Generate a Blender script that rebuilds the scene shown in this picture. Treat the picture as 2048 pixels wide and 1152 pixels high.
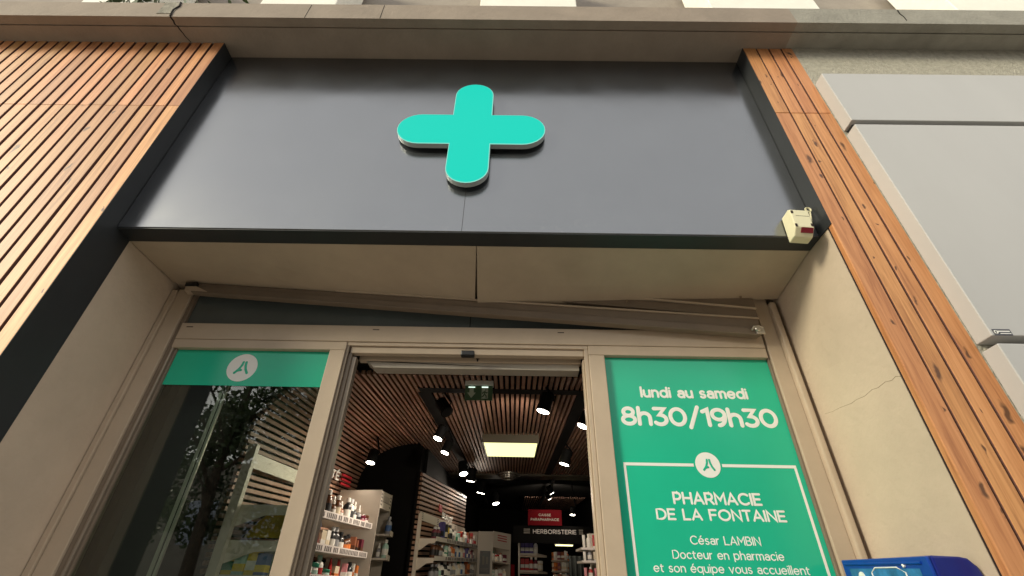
import bpy, math, random
from math import sin, cos, pi, radians
from mathutils import Vector, Matrix

random.seed(7)
S = bpy.context.scene
for o in list(bpy.data.objects):
    bpy.data.objects.remove(o, do_unlink=True)
COL = S.collection

# ------------------------------------------------------------------ camera
cam_d = bpy.data.cameras.new("camera")
cam_d.sensor_width = 36.0
cam_d.lens = 16.6585
cam_d.clip_start = 0.05
cam_d.clip_end = 500
cam = bpy.data.objects.new("camera", cam_d)
COL.objects.link(cam)
R = Vector((9.99838713e-01, -6.63437348e-04, 1.79473578e-02))
U = Vector((-0.01501303, -0.57933219, 0.81495326))
F = Vector((-0.00985681, 0.81509126, 0.57924872))
cam.matrix_world = Matrix(((R.x, U.x, -F.x, 0.0), (R.y, U.y, -F.y, -1.6), (R.z, U.z, -F.z, 1.55), (0, 0, 0, 1)))
S.camera = cam

# ------------------------------------------------------------------ light
SUN_DIR = Vector((-1.55, -1.0, 0.74)).normalized()      # towards the sun
SUN_EL = math.asin(SUN_DIR.z)
SUN_AZ = math.atan2(SUN_DIR.x, SUN_DIR.y)
W = bpy.data.worlds.new("World")
S.world = W
W.use_nodes = True
wn, wl = W.node_tree.nodes, W.node_tree.links
bg = wn["Background"]
sky = wn.new("ShaderNodeTexSky")
sky.sky_type = 'NISHITA'
sky.sun_disc = False
sky.sun_elevation = SUN_EL
sky.sun_rotation = SUN_AZ
sky.air_density = 1.6
sky.dust_density = 2.0
hs = wn.new("ShaderNodeHueSaturation")
hs.inputs['Saturation'].default_value = 0.30
tint = wn.new("ShaderNodeMixRGB")
tint.blend_type = 'MULTIPLY'
tint.inputs[0].default_value = 1.0
tint.inputs[2].default_value = (1.0, 0.975, 0.945, 1)
wl.new(sky.outputs[0], hs.inputs['Color'])
cloud = wn.new("ShaderNodeMixRGB")            # thin overcast evens the sky out
cloud.inputs[0].default_value = 0.7
cloud.inputs[2].default_value = (5.6, 5.6, 5.6, 1)
wl.new(hs.outputs[0], cloud.inputs[1])
wl.new(cloud.outputs[0], tint.inputs[1])
wl.new(tint.outputs[0], bg.inputs[0])
bg.inputs[1].default_value = 0.15
sd = bpy.data.lights.new("sun", 'SUN')
sd.energy = 2.0
sd.angle = radians(14)
sd.color = (1.0, 0.93, 0.69)
so = bpy.data.objects.new("sun", sd)
COL.objects.link(so)
so.rotation_euler = SUN_DIR.to_track_quat('Z', 'Y').to_euler()
S.view_settings.view_transform = 'Standard'
S.view_settings.look = 'None'
S.view_settings.gamma = 1.0
S.view_settings.exposure = 0.74
S.cycles.max_bounces = 8
S.cycles.diffuse_bounces = 5


# ------------------------------------------------------------------ helpers
class MB:
    def __init__(self):
        self.v, self.f, self.m = [], [], []

    def add(self, vs, fs, mi=0):
        b = len(self.v)
        self.v += [tuple(p) for p in vs]
        self.f += [tuple(b + i for i in f) for f in fs]
        self.m += [mi] * len(fs)
        return self

    def box(self, x0, x1, y0, y1, z0, z1, mi=0):
        return self.hexa([(x0, y0, z0), (x1, y0, z0), (x1, y1, z0), (x0, y1, z0), (x0, y0, z1), (x1, y0, z1), (x1, y1, z1), (x0, y1, z1)], mi)

    def hexa(self, p, mi=0):
        return self.add(p, [(3, 2, 1, 0), (4, 5, 6, 7), (0, 1, 5, 4), (1, 2, 6, 5), (2, 3, 7, 6), (3, 0, 4, 7)], mi)

    def prism(self, poly, a, b, mi=0):
        """poly: list of 3D points, extruded from offset a to offset b (vectors)"""
        n = len(poly)
        a, b = Vector(a), Vector(b)
        vs = [Vector(p) + a for p in poly] + [Vector(p) + b for p in poly]
        fs = [tuple(range(n))[::-1], tuple(range(n, 2 * n))] + [(i, (i + 1) % n, n + (i + 1) % n, n + i) for i in range(n)]
        return self.add(vs, fs, mi)

    def lathe(self, prof, c=(0, 0, 0), n=14, mi=0, axis=None):
        vs, fs = [], []
        for r, z in prof:
            for i in range(n):
                t = 2 * pi * i / n
                vs.append(Vector((r * cos(t), r * sin(t), z)))
        if axis is not None:
            q = Vector((0, 0, 1)).rotation_difference(Vector(axis))
            vs = [q @ p for p in vs]
        vs = [p + Vector(c) for p in vs]
        for k in range(len(prof) - 1):
            for i in range(n):
                j = (i + 1) % n
                fs.append((k * n + i, k * n + j, (k + 1) * n + j, (k + 1) * n + i))
        fs.append(tuple(range(n))[::-1])
        fs.append(tuple(range((len(prof) - 1) * n, len(prof) * n)))
        return self.add(vs, fs, mi)

    def tube(self, pts, r, n=8, mi=0, r1=None):
        pts = [Vector(p) for p in pts]
        r1 = r if r1 is None else r1
        vs, fs = [], []
        up = Vector((0.013, 0.3, 1)).normalized()
        for i, p in enumerate(pts):
            t = (pts[min(i + 1, len(pts) - 1)] - pts[max(i - 1, 0)]).normalized()
            a = t.cross(up)
            if a.length < 1e-3:
                a = t.cross(Vector((1, 0, 0)))
            a.normalize()
            b = t.cross(a)
            rr = r + (r1 - r) * i / max(1, len(pts) - 1)
            for k in range(n):
                th = 2 * pi * k / n
                vs.append(p + a * (rr * cos(th)) + b * (rr * sin(th)))
        for i in range(len(pts) - 1):
            for k in range(n):
                j = (k + 1) % n
                fs.append((i * n + k, i * n + j, (i + 1) * n + j, (i + 1) * n + k))
        fs.append(tuple(range(n))[::-1])
        fs.append(tuple(range((len(pts) - 1) * n, len(pts) * n)))
        return self.add(vs, fs, mi)

    def build(self, name, mats, parent=None, bevel=0, smooth=False, loc=None):
        me = bpy.data.meshes.new(name)
        me.from_pydata(self.v, [], self.f)
        if not isinstance(mats, (list, tuple)):
            mats = [mats]
        for m in mats:
            me.materials.append(m)
        if len(mats) > 1:
            me.polygons.foreach_set("material_index", self.m)
        if smooth:
            me.polygons.foreach_set("use_smooth", [True] * len(me.polygons))
        me.update()
        return link(name, me, parent, bevel, loc)


def link(name, me, parent=None, bevel=0, loc=None):
    o = bpy.data.objects.new(name, me)
    COL.objects.link(o)
    if parent is not None:
        o.parent = parent
        if loc is None:
            w = Vector(parent.location)
            if parent.parent is not None:
                w = Vector((0, 0, 0)) if parent.type != 'EMPTY' else w
                base = parent
                acc = Vector((0, 0, 0))
                while base is not None:
                    acc += Vector(base.location) + base.matrix_parent_inverse.translation
                    base = base.parent
                w = acc
            else:
                w = Vector(parent.location)
            o.matrix_parent_inverse = Matrix.Translation(-w)
        else:
            o.location = loc
    elif loc is not None:
        o.location = loc
    if bevel:
        md = o.modifiers.new("bevel", 'BEVEL')
        md.width = bevel
        md.segments = 2
        md.limit_method = 'ANGLE'
        md.angle_limit = radians(40)
    return o


def tag(o, label, cat, group=None, kind=None):
    if label:
        o["label"] = label
    if cat:
        o["category"] = cat
    if group:
        o["group"] = group
    if kind:
        o["kind"] = kind
    return o


def thing(name, loc, label, cat, group=None):
    o = bpy.data.objects.new(name, None)
    o.empty_display_size = 0.1
    o.location = loc
    COL.objects.link(o)
    return tag(o, label, cat, group)


# ------------------------------------------------------------------ materials
def newmat(name):
    m = bpy.data.materials.new(name)
    m.use_nodes = True
    return m, m.node_tree.nodes, m.node_tree.links, m.node_tree.nodes["Principled BSDF"]


def mat(name, col, rough=0.6, var=0.0, scale=6.0, bump=0.0, bscale=60.0, ior=1.5, metal=0.0, stretch=(1, 1, 1), rvar=0.0, spec=None):
    m, n, l, p = newmat(name)
    p.inputs['Base Color'].default_value = (*col, 1)
    p.inputs['Roughness'].default_value = rough
    p.inputs['IOR'].default_value = ior
    p.inputs['Metallic'].default_value = metal
    if spec is not None:
        p.inputs['Specular IOR Level'].default_value = spec
    if var or bump or rvar:
        tc = n.new("ShaderNodeTexCoord")
        mp = n.new("ShaderNodeMapping")
        mp.inputs['Scale'].default_value = stretch
        l.new(tc.outputs['Object'], mp.inputs[0])
    if var:
        nz = n.new("ShaderNodeTexNoise")
        nz.inputs['Scale'].default_value = scale
        nz.inputs['Detail'].default_value = 8
        nz.inputs['Roughness'].default_value = 0.62
        l.new(mp.outputs[0], nz.inputs[0])
        cr = n.new("ShaderNodeValToRGB")
        cr.color_ramp.elements[0].position = 0.3
        cr.color_ramp.elements[1].position = 0.72
        cr.color_ramp.elements[0].color = (*[c * (1 - var) for c in col], 1)
        cr.color_ramp.elements[1].color = (*[min(1, c * (1 + var)) for c in col], 1)
        l.new(nz.outputs[0], cr.inputs[0])
        l.new(cr.outputs[0], p.inputs['Base Color'])
    if rvar:
        nr = n.new("ShaderNodeTexNoise")
        nr.inputs['Scale'].default_value = scale * 0.7
        nr.inputs['Detail'].default_value = 6
        l.new(mp.outputs[0], nr.inputs[0])
        mr = n.new("ShaderNodeMapRange")
        mr.inputs[1].default_value = 0.3
        mr.inputs[2].default_value = 0.7
        mr.inputs[3].default_value = rough - rvar
        mr.inputs[4].default_value = rough + rvar
        l.new(nr.outputs[0], mr.inputs[0])
        l.new(mr.outputs[0], p.inputs['Roughness'])
    if bump:
        nb = n.new("ShaderNodeTexNoise")
        nb.inputs['Scale'].default_value = bscale
        nb.inputs['Detail'].default_value = 6
        l.new(mp.outputs[0], nb.inputs[0])
        bp = n.new("ShaderNodeBump")
        bp.inputs['Strength'].default_value = bump
        bp.inputs['Distance'].default_value = 0.01
        l.new(nb.outputs[0], bp.inputs['Height'])
        l.new(bp.outputs[0], p.inputs['Normal'])
    return m


def emit(name, col, strength, noise=0.0):
    m, n, l, p = newmat(name)
    p.inputs['Base Color'].default_value = (*[c * 0.03 for c in col], 1)
    p.inputs['Emission Color'].default_value = (*col, 1)
    p.inputs['Emission Strength'].default_value = strength
    p.inputs['Roughness'].default_value = 0.5
    p.inputs['Specular IOR Level'].default_value = 0.15
    return m


def wood(name, light, mid, dark, axis='z', rough=0.55, knots=0.5, isl=0.35):
    """planks: grain runs along `axis`; every plank (mesh island) has its own tone and its own grain"""
    m, n, l, p = newmat(name)
    tc = n.new("ShaderNodeTexCoord")
    geo = n.new("ShaderNodeNewGeometry")
    off = n.new("ShaderNodeVectorMath")
    off.operation = 'MULTIPLY_ADD'
    l.new(geo.outputs['Random Per Island'], off.inputs[0])
    off.inputs[1].default_value = (37.0, 53.0, 71.0)
    l.new(tc.outputs['Object'], off.inputs[2])
    mp = n.new("ShaderNodeMapping")
    mp.inputs['Scale'].default_value = {'z': (1, 1, 0.045), 'y': (1, 0.045, 1), 'x': (0.045, 1, 1)}[axis]
    l.new(off.outputs[0], mp.inputs[0])
    nz = n.new("ShaderNodeTexNoise")
    nz.inputs['Scale'].default_value = 46
    nz.inputs['Detail'].default_value = 9
    nz.inputs['Roughness'].default_value = 0.65
    nz.inputs['Distortion'].default_value = 0.8
    l.new(mp.outputs[0], nz.inputs[0])
    cr = n.new("ShaderNodeValToRGB")
    e = cr.color_ramp.elements
    e[0].position, e[0].color = 0.30, (*dark, 1)
    e[1].position, e[1].color = 0.68, (*light, 1)
    k = e.new(0.47)
    k.color = (*mid, 1)
    l.new(nz.outputs[0], cr.inputs[0])
    hsv = n.new("ShaderNodeHueSaturation")
    l.new(cr.outputs[0], hsv.inputs['Color'])
    wnz = n.new("ShaderNodeTexWhiteNoise")
    wnz.noise_dimensions = '1D'
    l.new(geo.outputs['Random Per Island'], wnz.inputs['W'])
    v = n.new("ShaderNodeMapRange")
    v.inputs[3].default_value = 1 - isl
    v.inputs[4].default_value = 1 + isl
    l.new(wnz.outputs['Value'], v.inputs[0])
    l.new(v.outputs[0], hsv.inputs['Value'])
    h = n.new("ShaderNodeMapRange")
    h.inputs[3].default_value = 0.492
    h.inputs[4].default_value = 0.506
    l.new(geo.outputs['Random Per Island'], h.inputs[0])
    l.new(h.outputs[0], hsv.inputs['Hue'])
    last = hsv.outputs[0]
    if knots:
        sx = n.new("ShaderNodeSeparateXYZ")
        mk = n.new("ShaderNodeCombineXYZ")
        m1 = n.new("ShaderNodeMath")
        m1.operation = 'MULTIPLY'
        m1.inputs[1].default_value = 15.0
        m2 = n.new("ShaderNodeMath")
        m2.operation = 'MULTIPLY'
        m2.inputs[1].default_value = 5.5
        l.new(sx.outputs[0], m1.inputs[0])
        l.new(sx.outputs[2], m2.inputs[0])
        l.new(m1.outputs[0], mk.inputs[0])
        l.new(m2.outputs[0], mk.inputs[1])
        nd = n.new("ShaderNodeTexNoise")
        nd.inputs['Scale'].default_value = 18
        l.new(off.outputs[0], nd.inputs[0])
        dm = n.new("ShaderNodeVectorMath")
        dm.operation = 'MULTIPLY_ADD'
        l.new(nd.outputs['Color'], dm.inputs[0])
        dm.inputs[1].default_value = (0.05, 0.03, 0.09)
        l.new(off.outputs[0], dm.inputs[2])
        l.new(dm.outputs[0], sx.inputs[0])
        vo = n.new("ShaderNodeTexVoronoi")
        vo.voronoi_dimensions = '2D'
        vo.inputs['Scale'].default_value = 1.0
        l.new(mk.outputs[0], vo.inputs['Vector'])
        # only some cells carry a knot
        sep = n.new("ShaderNodeSeparateColor")
        l.new(vo.outputs['Color'], sep.inputs[0])
        th = n.new("ShaderNodeMath")
        th.operation = 'LESS_THAN'
        th.inputs[1].default_value = knots
        l.new(sep.outputs[0], th.inputs[0])
        kr = n.new("ShaderNodeValToRGB")
        kr.color_ramp.elements[0].position = 0.07
        kr.color_ramp.elements[0].color = (1, 1, 1, 1)
        kr.color_ramp.elements[1].position = 0.16
        kr.color_ramp.elements[1].color = (0, 0, 0, 1)
        sz = n.new("ShaderNodeMapRange")
        sz.inputs[3].default_value = 0.55
        sz.inputs[4].default_value = 2.6
        l.new(sep.outputs[1], sz.inputs[0])
        dz_ = n.new("ShaderNodeMath")
        dz_.operation = 'MULTIPLY'
        l.new(vo.outputs['Distance'], dz_.inputs[0])
        l.new(sz.outputs[0], dz_.inputs[1])
        l.new(dz_.outputs[0], kr.inputs[0])
        mu = n.new("ShaderNodeMath")
        mu.operation = 'MULTIPLY'
        l.new(kr.outputs[0], mu.inputs[0])
        l.new(th.outputs[0], mu.inputs[1])
        mx = n.new("ShaderNodeMixRGB")
        l.new(mu.outputs[0], mx.inputs[0])
        l.new(last, mx.inputs[1])
        mx.inputs[2].default_value = (*[c * 0.35 for c in dark], 1)
        last = mx.outputs[0]
    l.new(last, p.inputs['Base Color'])
    p.inputs['Roughness'].default_value = rough
    bp = n.new("ShaderNodeBump")
    bp.inputs['Strength'].default_value = 0.25
    bp.inputs['Distance'].default_value = 0.002
    l.new(nz.outputs[0], bp.inputs['Height'])
    l.new(bp.outputs[0], p.inputs['Normal'])
    return m


def glassmat(name, tint_c=(0.93, 0.97, 0.95), boost=0.05):
    m, n, l, p = newmat(name)
    n.remove(p)
    out = n["Material Output"]
    tr = n.new("ShaderNodeBsdfTransparent")
    tr.inputs[0].default_value = (*tint_c, 1)
    gl = n.new("ShaderNodeBsdfGlossy")
    gl.inputs['Roughness'].default_value = 0.01
    lw = n.new("ShaderNodeLayerWeight")
    lw.inputs[0].default_value = 0.5
    pw = n.new("ShaderNodeMath")
    pw.operation = 'POWER'
    pw.inputs[1].default_value = 4.0
    l.new(lw.outputs['Facing'], pw.inputs[0])
    ma = n.new("ShaderNodeMath")
    ma.operation = 'MULTIPLY_ADD'
    ma.inputs[1].default_value = 0.9
    ma.inputs[2].default_value = boost
    ma.use_clamp = True
    l.new(pw.outputs[0], ma.inputs[0])
    mx = n.new("ShaderNodeMixShader")
    l.new(ma.outputs[0], mx.inputs[0])
    l.new(tr.outputs[0], mx.inputs[1])
    l.new(gl.outputs[0], mx.inputs[2])
    l.new(mx.outputs[0], out.inputs[0])
    return m


def objcol(name, rough=0.4):
    m, n, l, p = newmat(name)
    oi = n.new("ShaderNodeObjectInfo")
    tc = n.new("ShaderNodeTexCoord")
    nz = n.new("ShaderNodeTexNoise")
    nz.inputs['Scale'].default_value = 40
    l.new(tc.outputs['Object'], nz.inputs[0])
    mr = n.new("ShaderNodeMapRange")
    mr.inputs[3].default_value = 0.85
    mr.inputs[4].default_value = 1.1
    l.new(nz.outputs[0], mr.inputs[0])
    mx = n.new("ShaderNodeMixRGB")
    mx.blend_type = 'MULTIPLY'
    mx.inputs[0].default_value = 1
    l.new(oi.outputs['Color'], mx.inputs[1])
    l.new(mr.outputs[0], mx.inputs[2])
    l.new(mx.outputs[0], p.inputs['Base Color'])
    p.inputs['Roughness'].default_value = rough
    return m


M = {}
M['wood_pale'] = wood("honey_larch", (0.66, 0.335, 0.142), (0.54, 0.245, 0.092), (0.38, 0.158, 0.054), 'z', 0.5, 0.13, 0.2)
M['wood_red'] = wood("red_cedar", (0.67, 0.325, 0.130), (0.54, 0.238, 0.086), (0.35, 0.135, 0.046), 'z', 0.5, 0.40, 0.09)
M['slat_in'] = wood("interior_oak", (0.38, 0.225, 0.155), (0.31, 0.172, 0.115), (0.20, 0.105, 0.068), 'y', 0.6, 0.0, 0.25)
M['groove'] = mat("shaded_groove_side", (0.13, 0.055, 0.04), 0.8)  # shade between the planks, painted as a dark colour on their side faces
M['gap'] = mat("cladding_backing", (0.020, 0.009, 0.009), 0.9)
M['panel'] = mat("satin_anthracite", (0.021, 0.023, 0.026), 0.22, 0.3, 4.0, 0.035, 2.2, ior=2.75, rvar=0.05)
M['panel'].node_tree.nodes["Principled BSDF"].inputs["Specular Tint"].default_value = (0.92, 0.955, 1.0, 1)
def scuffs(m):
    n, l = m.node_tree.nodes, m.node_tree.links
    p = n["Principled BSDF"]
    tc = n.new("ShaderNodeTexCoord")
    sx = n.new("ShaderNodeSeparateXYZ")
    l.new(tc.outputs['Object'], sx.inputs[0])
    mr = n.new("ShaderNodeMapRange")
    mr.inputs[1].default_value, mr.inputs[2].default_value = 3.55, 3.08
    l.new(sx.outputs[2], mr.inputs[0])
    nz = n.new("ShaderNodeTexNoise")
    nz.inputs['Scale'].default_value, nz.inputs['Detail'].default_value, nz.inputs['Distortion'].default_value = 34, 9, 2.2
    l.new(tc.outputs['Object'], nz.inputs[0])
    cr = n.new("ShaderNodeMapRange")
    cr.inputs[1].default_value, cr.inputs[2].default_value = 0.60, 0.74
    l.new(nz.outputs[0], cr.inputs[0])
    mu = n.new("ShaderNodeMath")
    mu.operation = 'MULTIPLY'
    l.new(mr.outputs[0], mu.inputs[0])
    l.new(cr.outputs[0], mu.inputs[1])
    mx = n.new("ShaderNodeMixRGB")
    old = p.inputs['Base Color'].links[0].from_socket
    l.new(mu.outputs[0], mx.inputs[0])
    l.new(old, mx.inputs[1])
    mx.inputs[2].default_value = (0.085, 0.082, 0.075, 1)
    l.new(mx.outputs[0], p.inputs['Base Color'])
scuffs(M['panel'])
M['panel_matt'] = mat("anthracite_matt", (0.020, 0.022, 0.024), 0.5, 0.15, 4.0)
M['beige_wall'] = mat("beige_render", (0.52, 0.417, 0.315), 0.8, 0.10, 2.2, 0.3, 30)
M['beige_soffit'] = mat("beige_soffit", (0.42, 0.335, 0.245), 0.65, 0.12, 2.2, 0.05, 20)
M['frame'] = mat("beige_lacquer", (0.46, 0.365, 0.27), 0.38, 0.05, 8.0, 0.02, 90)
M['frame_dark'] = mat("bronze_profile", (0.19, 0.145, 0.105), 0.35, 0.1, 8.0)
M['alu'] = mat("aluminium", (0.55, 0.52, 0.46), 0.28, metal=0.8)
M['shutter'] = mat("shutter_brown", (0.19, 0.145, 0.105), 0.5, 0.12, 5.0)
M['ledge_tan'] = mat("ledge_tan_paint", (0.27, 0.22, 0.175), 0.85, 0.12, 5.0, 0.3, 40)
M['ledge_grey'] = mat("ledge_grey_cement", (0.28, 0.265, 0.225), 0.9, 0.16, 7.0, 0.5, 50)
M['concrete'] = mat("rough_concrete", (0.42, 0.395, 0.325), 0.95, 0.22, 30.0, 0.9, 90)
M['patch'] = mat("patched_cement", (0.30, 0.28, 0.23), 0.95, 0.45, 26.0, 1.0, 70)
M['crack'] = mat("crack_dark", (0.02, 0.017, 0.015), 1.0)
M['hair'] = mat("hairline_crack", (0.20, 0.155, 0.10), 1.0)
M['cream'] = mat("cream_metal", (0.46, 0.455, 0.445), 0.45, 0.05, 1.6, 0.02, 3.0, stretch=(1, 1, 0.35), rvar=0.08)
M['transom'] = mat("enamelled_transom", (0.085, 0.098, 0.095), 0.25, 0.1, 4.0)
M['jamb'] = mat("bronze_satin", (0.27, 0.22, 0.17), 0.3, 0.08, 8.0, metal=0.3)
M['white'] = mat("white_paint", (0.82, 0.80, 0.72), 0.7, 0.05, 6.0, 0.15, 30)
M['upper'] = mat("upper_wall", (0.30, 0.26, 0.22), 0.9, 0.12, 4.0, 0.2, 40)
M['cross'] = emit("cross_led", (0.0, 0.84, 0.64), 0.465)
M['cross_rim'] = emit("cross_rim", (0.35, 0.95, 0.78), 0.5)
M['cross_body'] = mat("acrylic_side", (0.36, 0.40, 0.40), 0.35)
M['green'] = mat("green_vinyl", (0.014, 0.45, 0.275), 0.22, 0.06, 1.5, 0.015, 6.0)
M['vinyl_white'] = mat("white_vinyl", (0.80, 0.80, 0.76), 0.4)
M['siren'] = mat("cream_plastic", (0.70, 0.655, 0.44), 0.45, 0.04, 20.0)
M['siren_red'] = mat("red_lens", (0.20, 0.02, 0.03), 0.2)
M['black'] = mat("black_paint", (0.006, 0.0055, 0.005), 0.85, 0.2, 5.0, spec=0.12)
M['lamp_black'] = mat("lamp_black", (0.004, 0.004, 0.004), 0.7, spec=0.2)
M['blackpl'] = mat("black_plastic", (0.012, 0.012, 0.013), 0.4)
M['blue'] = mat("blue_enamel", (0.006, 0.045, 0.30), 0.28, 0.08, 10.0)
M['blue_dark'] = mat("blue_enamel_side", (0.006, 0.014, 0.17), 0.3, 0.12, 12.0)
M['blue_pic'] = mat("blue_picture", (0.03, 0.16, 0.36), 0.3, 0.6, 14.0)
M['shelfw'] = mat("shelf_white", (0.62, 0.55, 0.46), 0.5, 0.04, 6.0)
M['cabinet'] = mat("cabinet_greige", (0.37, 0.33, 0.275), 0.55, 0.05, 4.0)
M['rail'] = mat("price_rail", (0.66, 0.60, 0.56), 0.35)
M['tick'] = mat("price_tag_ink", (0.10, 0.085, 0.08), 0.6)
M['floor'] = mat("interior_floor", (0.16, 0.13, 0.11), 0.4, 0.2, 4.0)
M['red_sign'] = mat("red_board", (0.15, 0.006, 0.010), 0.8, 0.06, 4.0, spec=0.08)
M['red_ink'] = mat("red_ink", (0.45, 0.02, 0.03), 0.5)
M['lamp_panel'] = emit("lamp_panel_light", (1.0, 0.97, 0.42), 0.95)
M['lamp_disc'] = emit("spot_lens", (1.0, 0.90, 0.74), 22.0)
M['tube'] = emit("light_tube", (1.0, 0.95, 0.45), 1.6)
M['olive'] = mat("lamp_housing", (0.10, 0.085, 0.055), 0.5)
M['exit_green'] = mat("exit_green", (0.11, 0.19, 0.11), 0.4)
M['exit_pic'] = mat("exit_pictogram", (0.62, 0.68, 0.56), 0.4)
M['exit_glow'] = emit("exit_glow", (0.8, 1.0, 0.85), 0.9)
M['glass'] = glassmat("window_glass", (0.84, 0.90, 0.85), 0.085)
M['glass_dark'] = glassmat("dark_glass", (0.62, 0.68, 0.66), 0.05)
M['pavement'] = mat("pavement_stone", (0.46, 0.42, 0.36), 0.9, 0.15, 3.0, 0.4, 40)
M['road'] = mat("asphalt", (0.055, 0.053, 0.05), 0.9, 0.25, 9.0, 0.6, 120)
M['leaf'] = mat("leaf_green", (0.085, 0.125, 0.05), 0.5, 0.5, 1.5)
M['bark'] = mat("bark", (0.11, 0.085, 0.06), 0.95, 0.4, 9.0, 1.0, 30)
M['opp_wall'] = mat("far_facade", (0.30, 0.27, 0.22), 0.9, 0.12, 2.0)
M['opp_win'] = mat("far_window", (0.42, 0.46, 0.55), 0.15)
M['prod'] = objcol("product_plastic", 0.35)
M['prod_matt'] = objcol("product_card", 0.6)
M['yellow_card'] = mat("yellow_card", (0.55, 0.40, 0.02), 0.5)
M['brown_board'] = mat("brown_black_board", (0.028, 0.024, 0.022), 0.6)
M['pot'] = mat("pale_blue_pot", (0.35, 0.48, 0.52), 0.5)
M['curtain'] = mat("dark_curtain", (0.03, 0.034, 0.03), 0.9)
M['sticker'] = mat("sticker_dark", (0.05, 0.05, 0.06), 0.35)

# ------------------------------------------------------------------ rounded stroke lettering
def arc(cx, cy, rx, ry, a0, a1, n=None):
    n = n or max(3, int(abs(a1 - a0) / 15))
    return [(cx + rx * cos(radians(a0 + (a1 - a0) * i / n)), cy + ry * sin(radians(a0 + (a1 - a0) * i / n))) for i in range(n + 1)]


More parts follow.
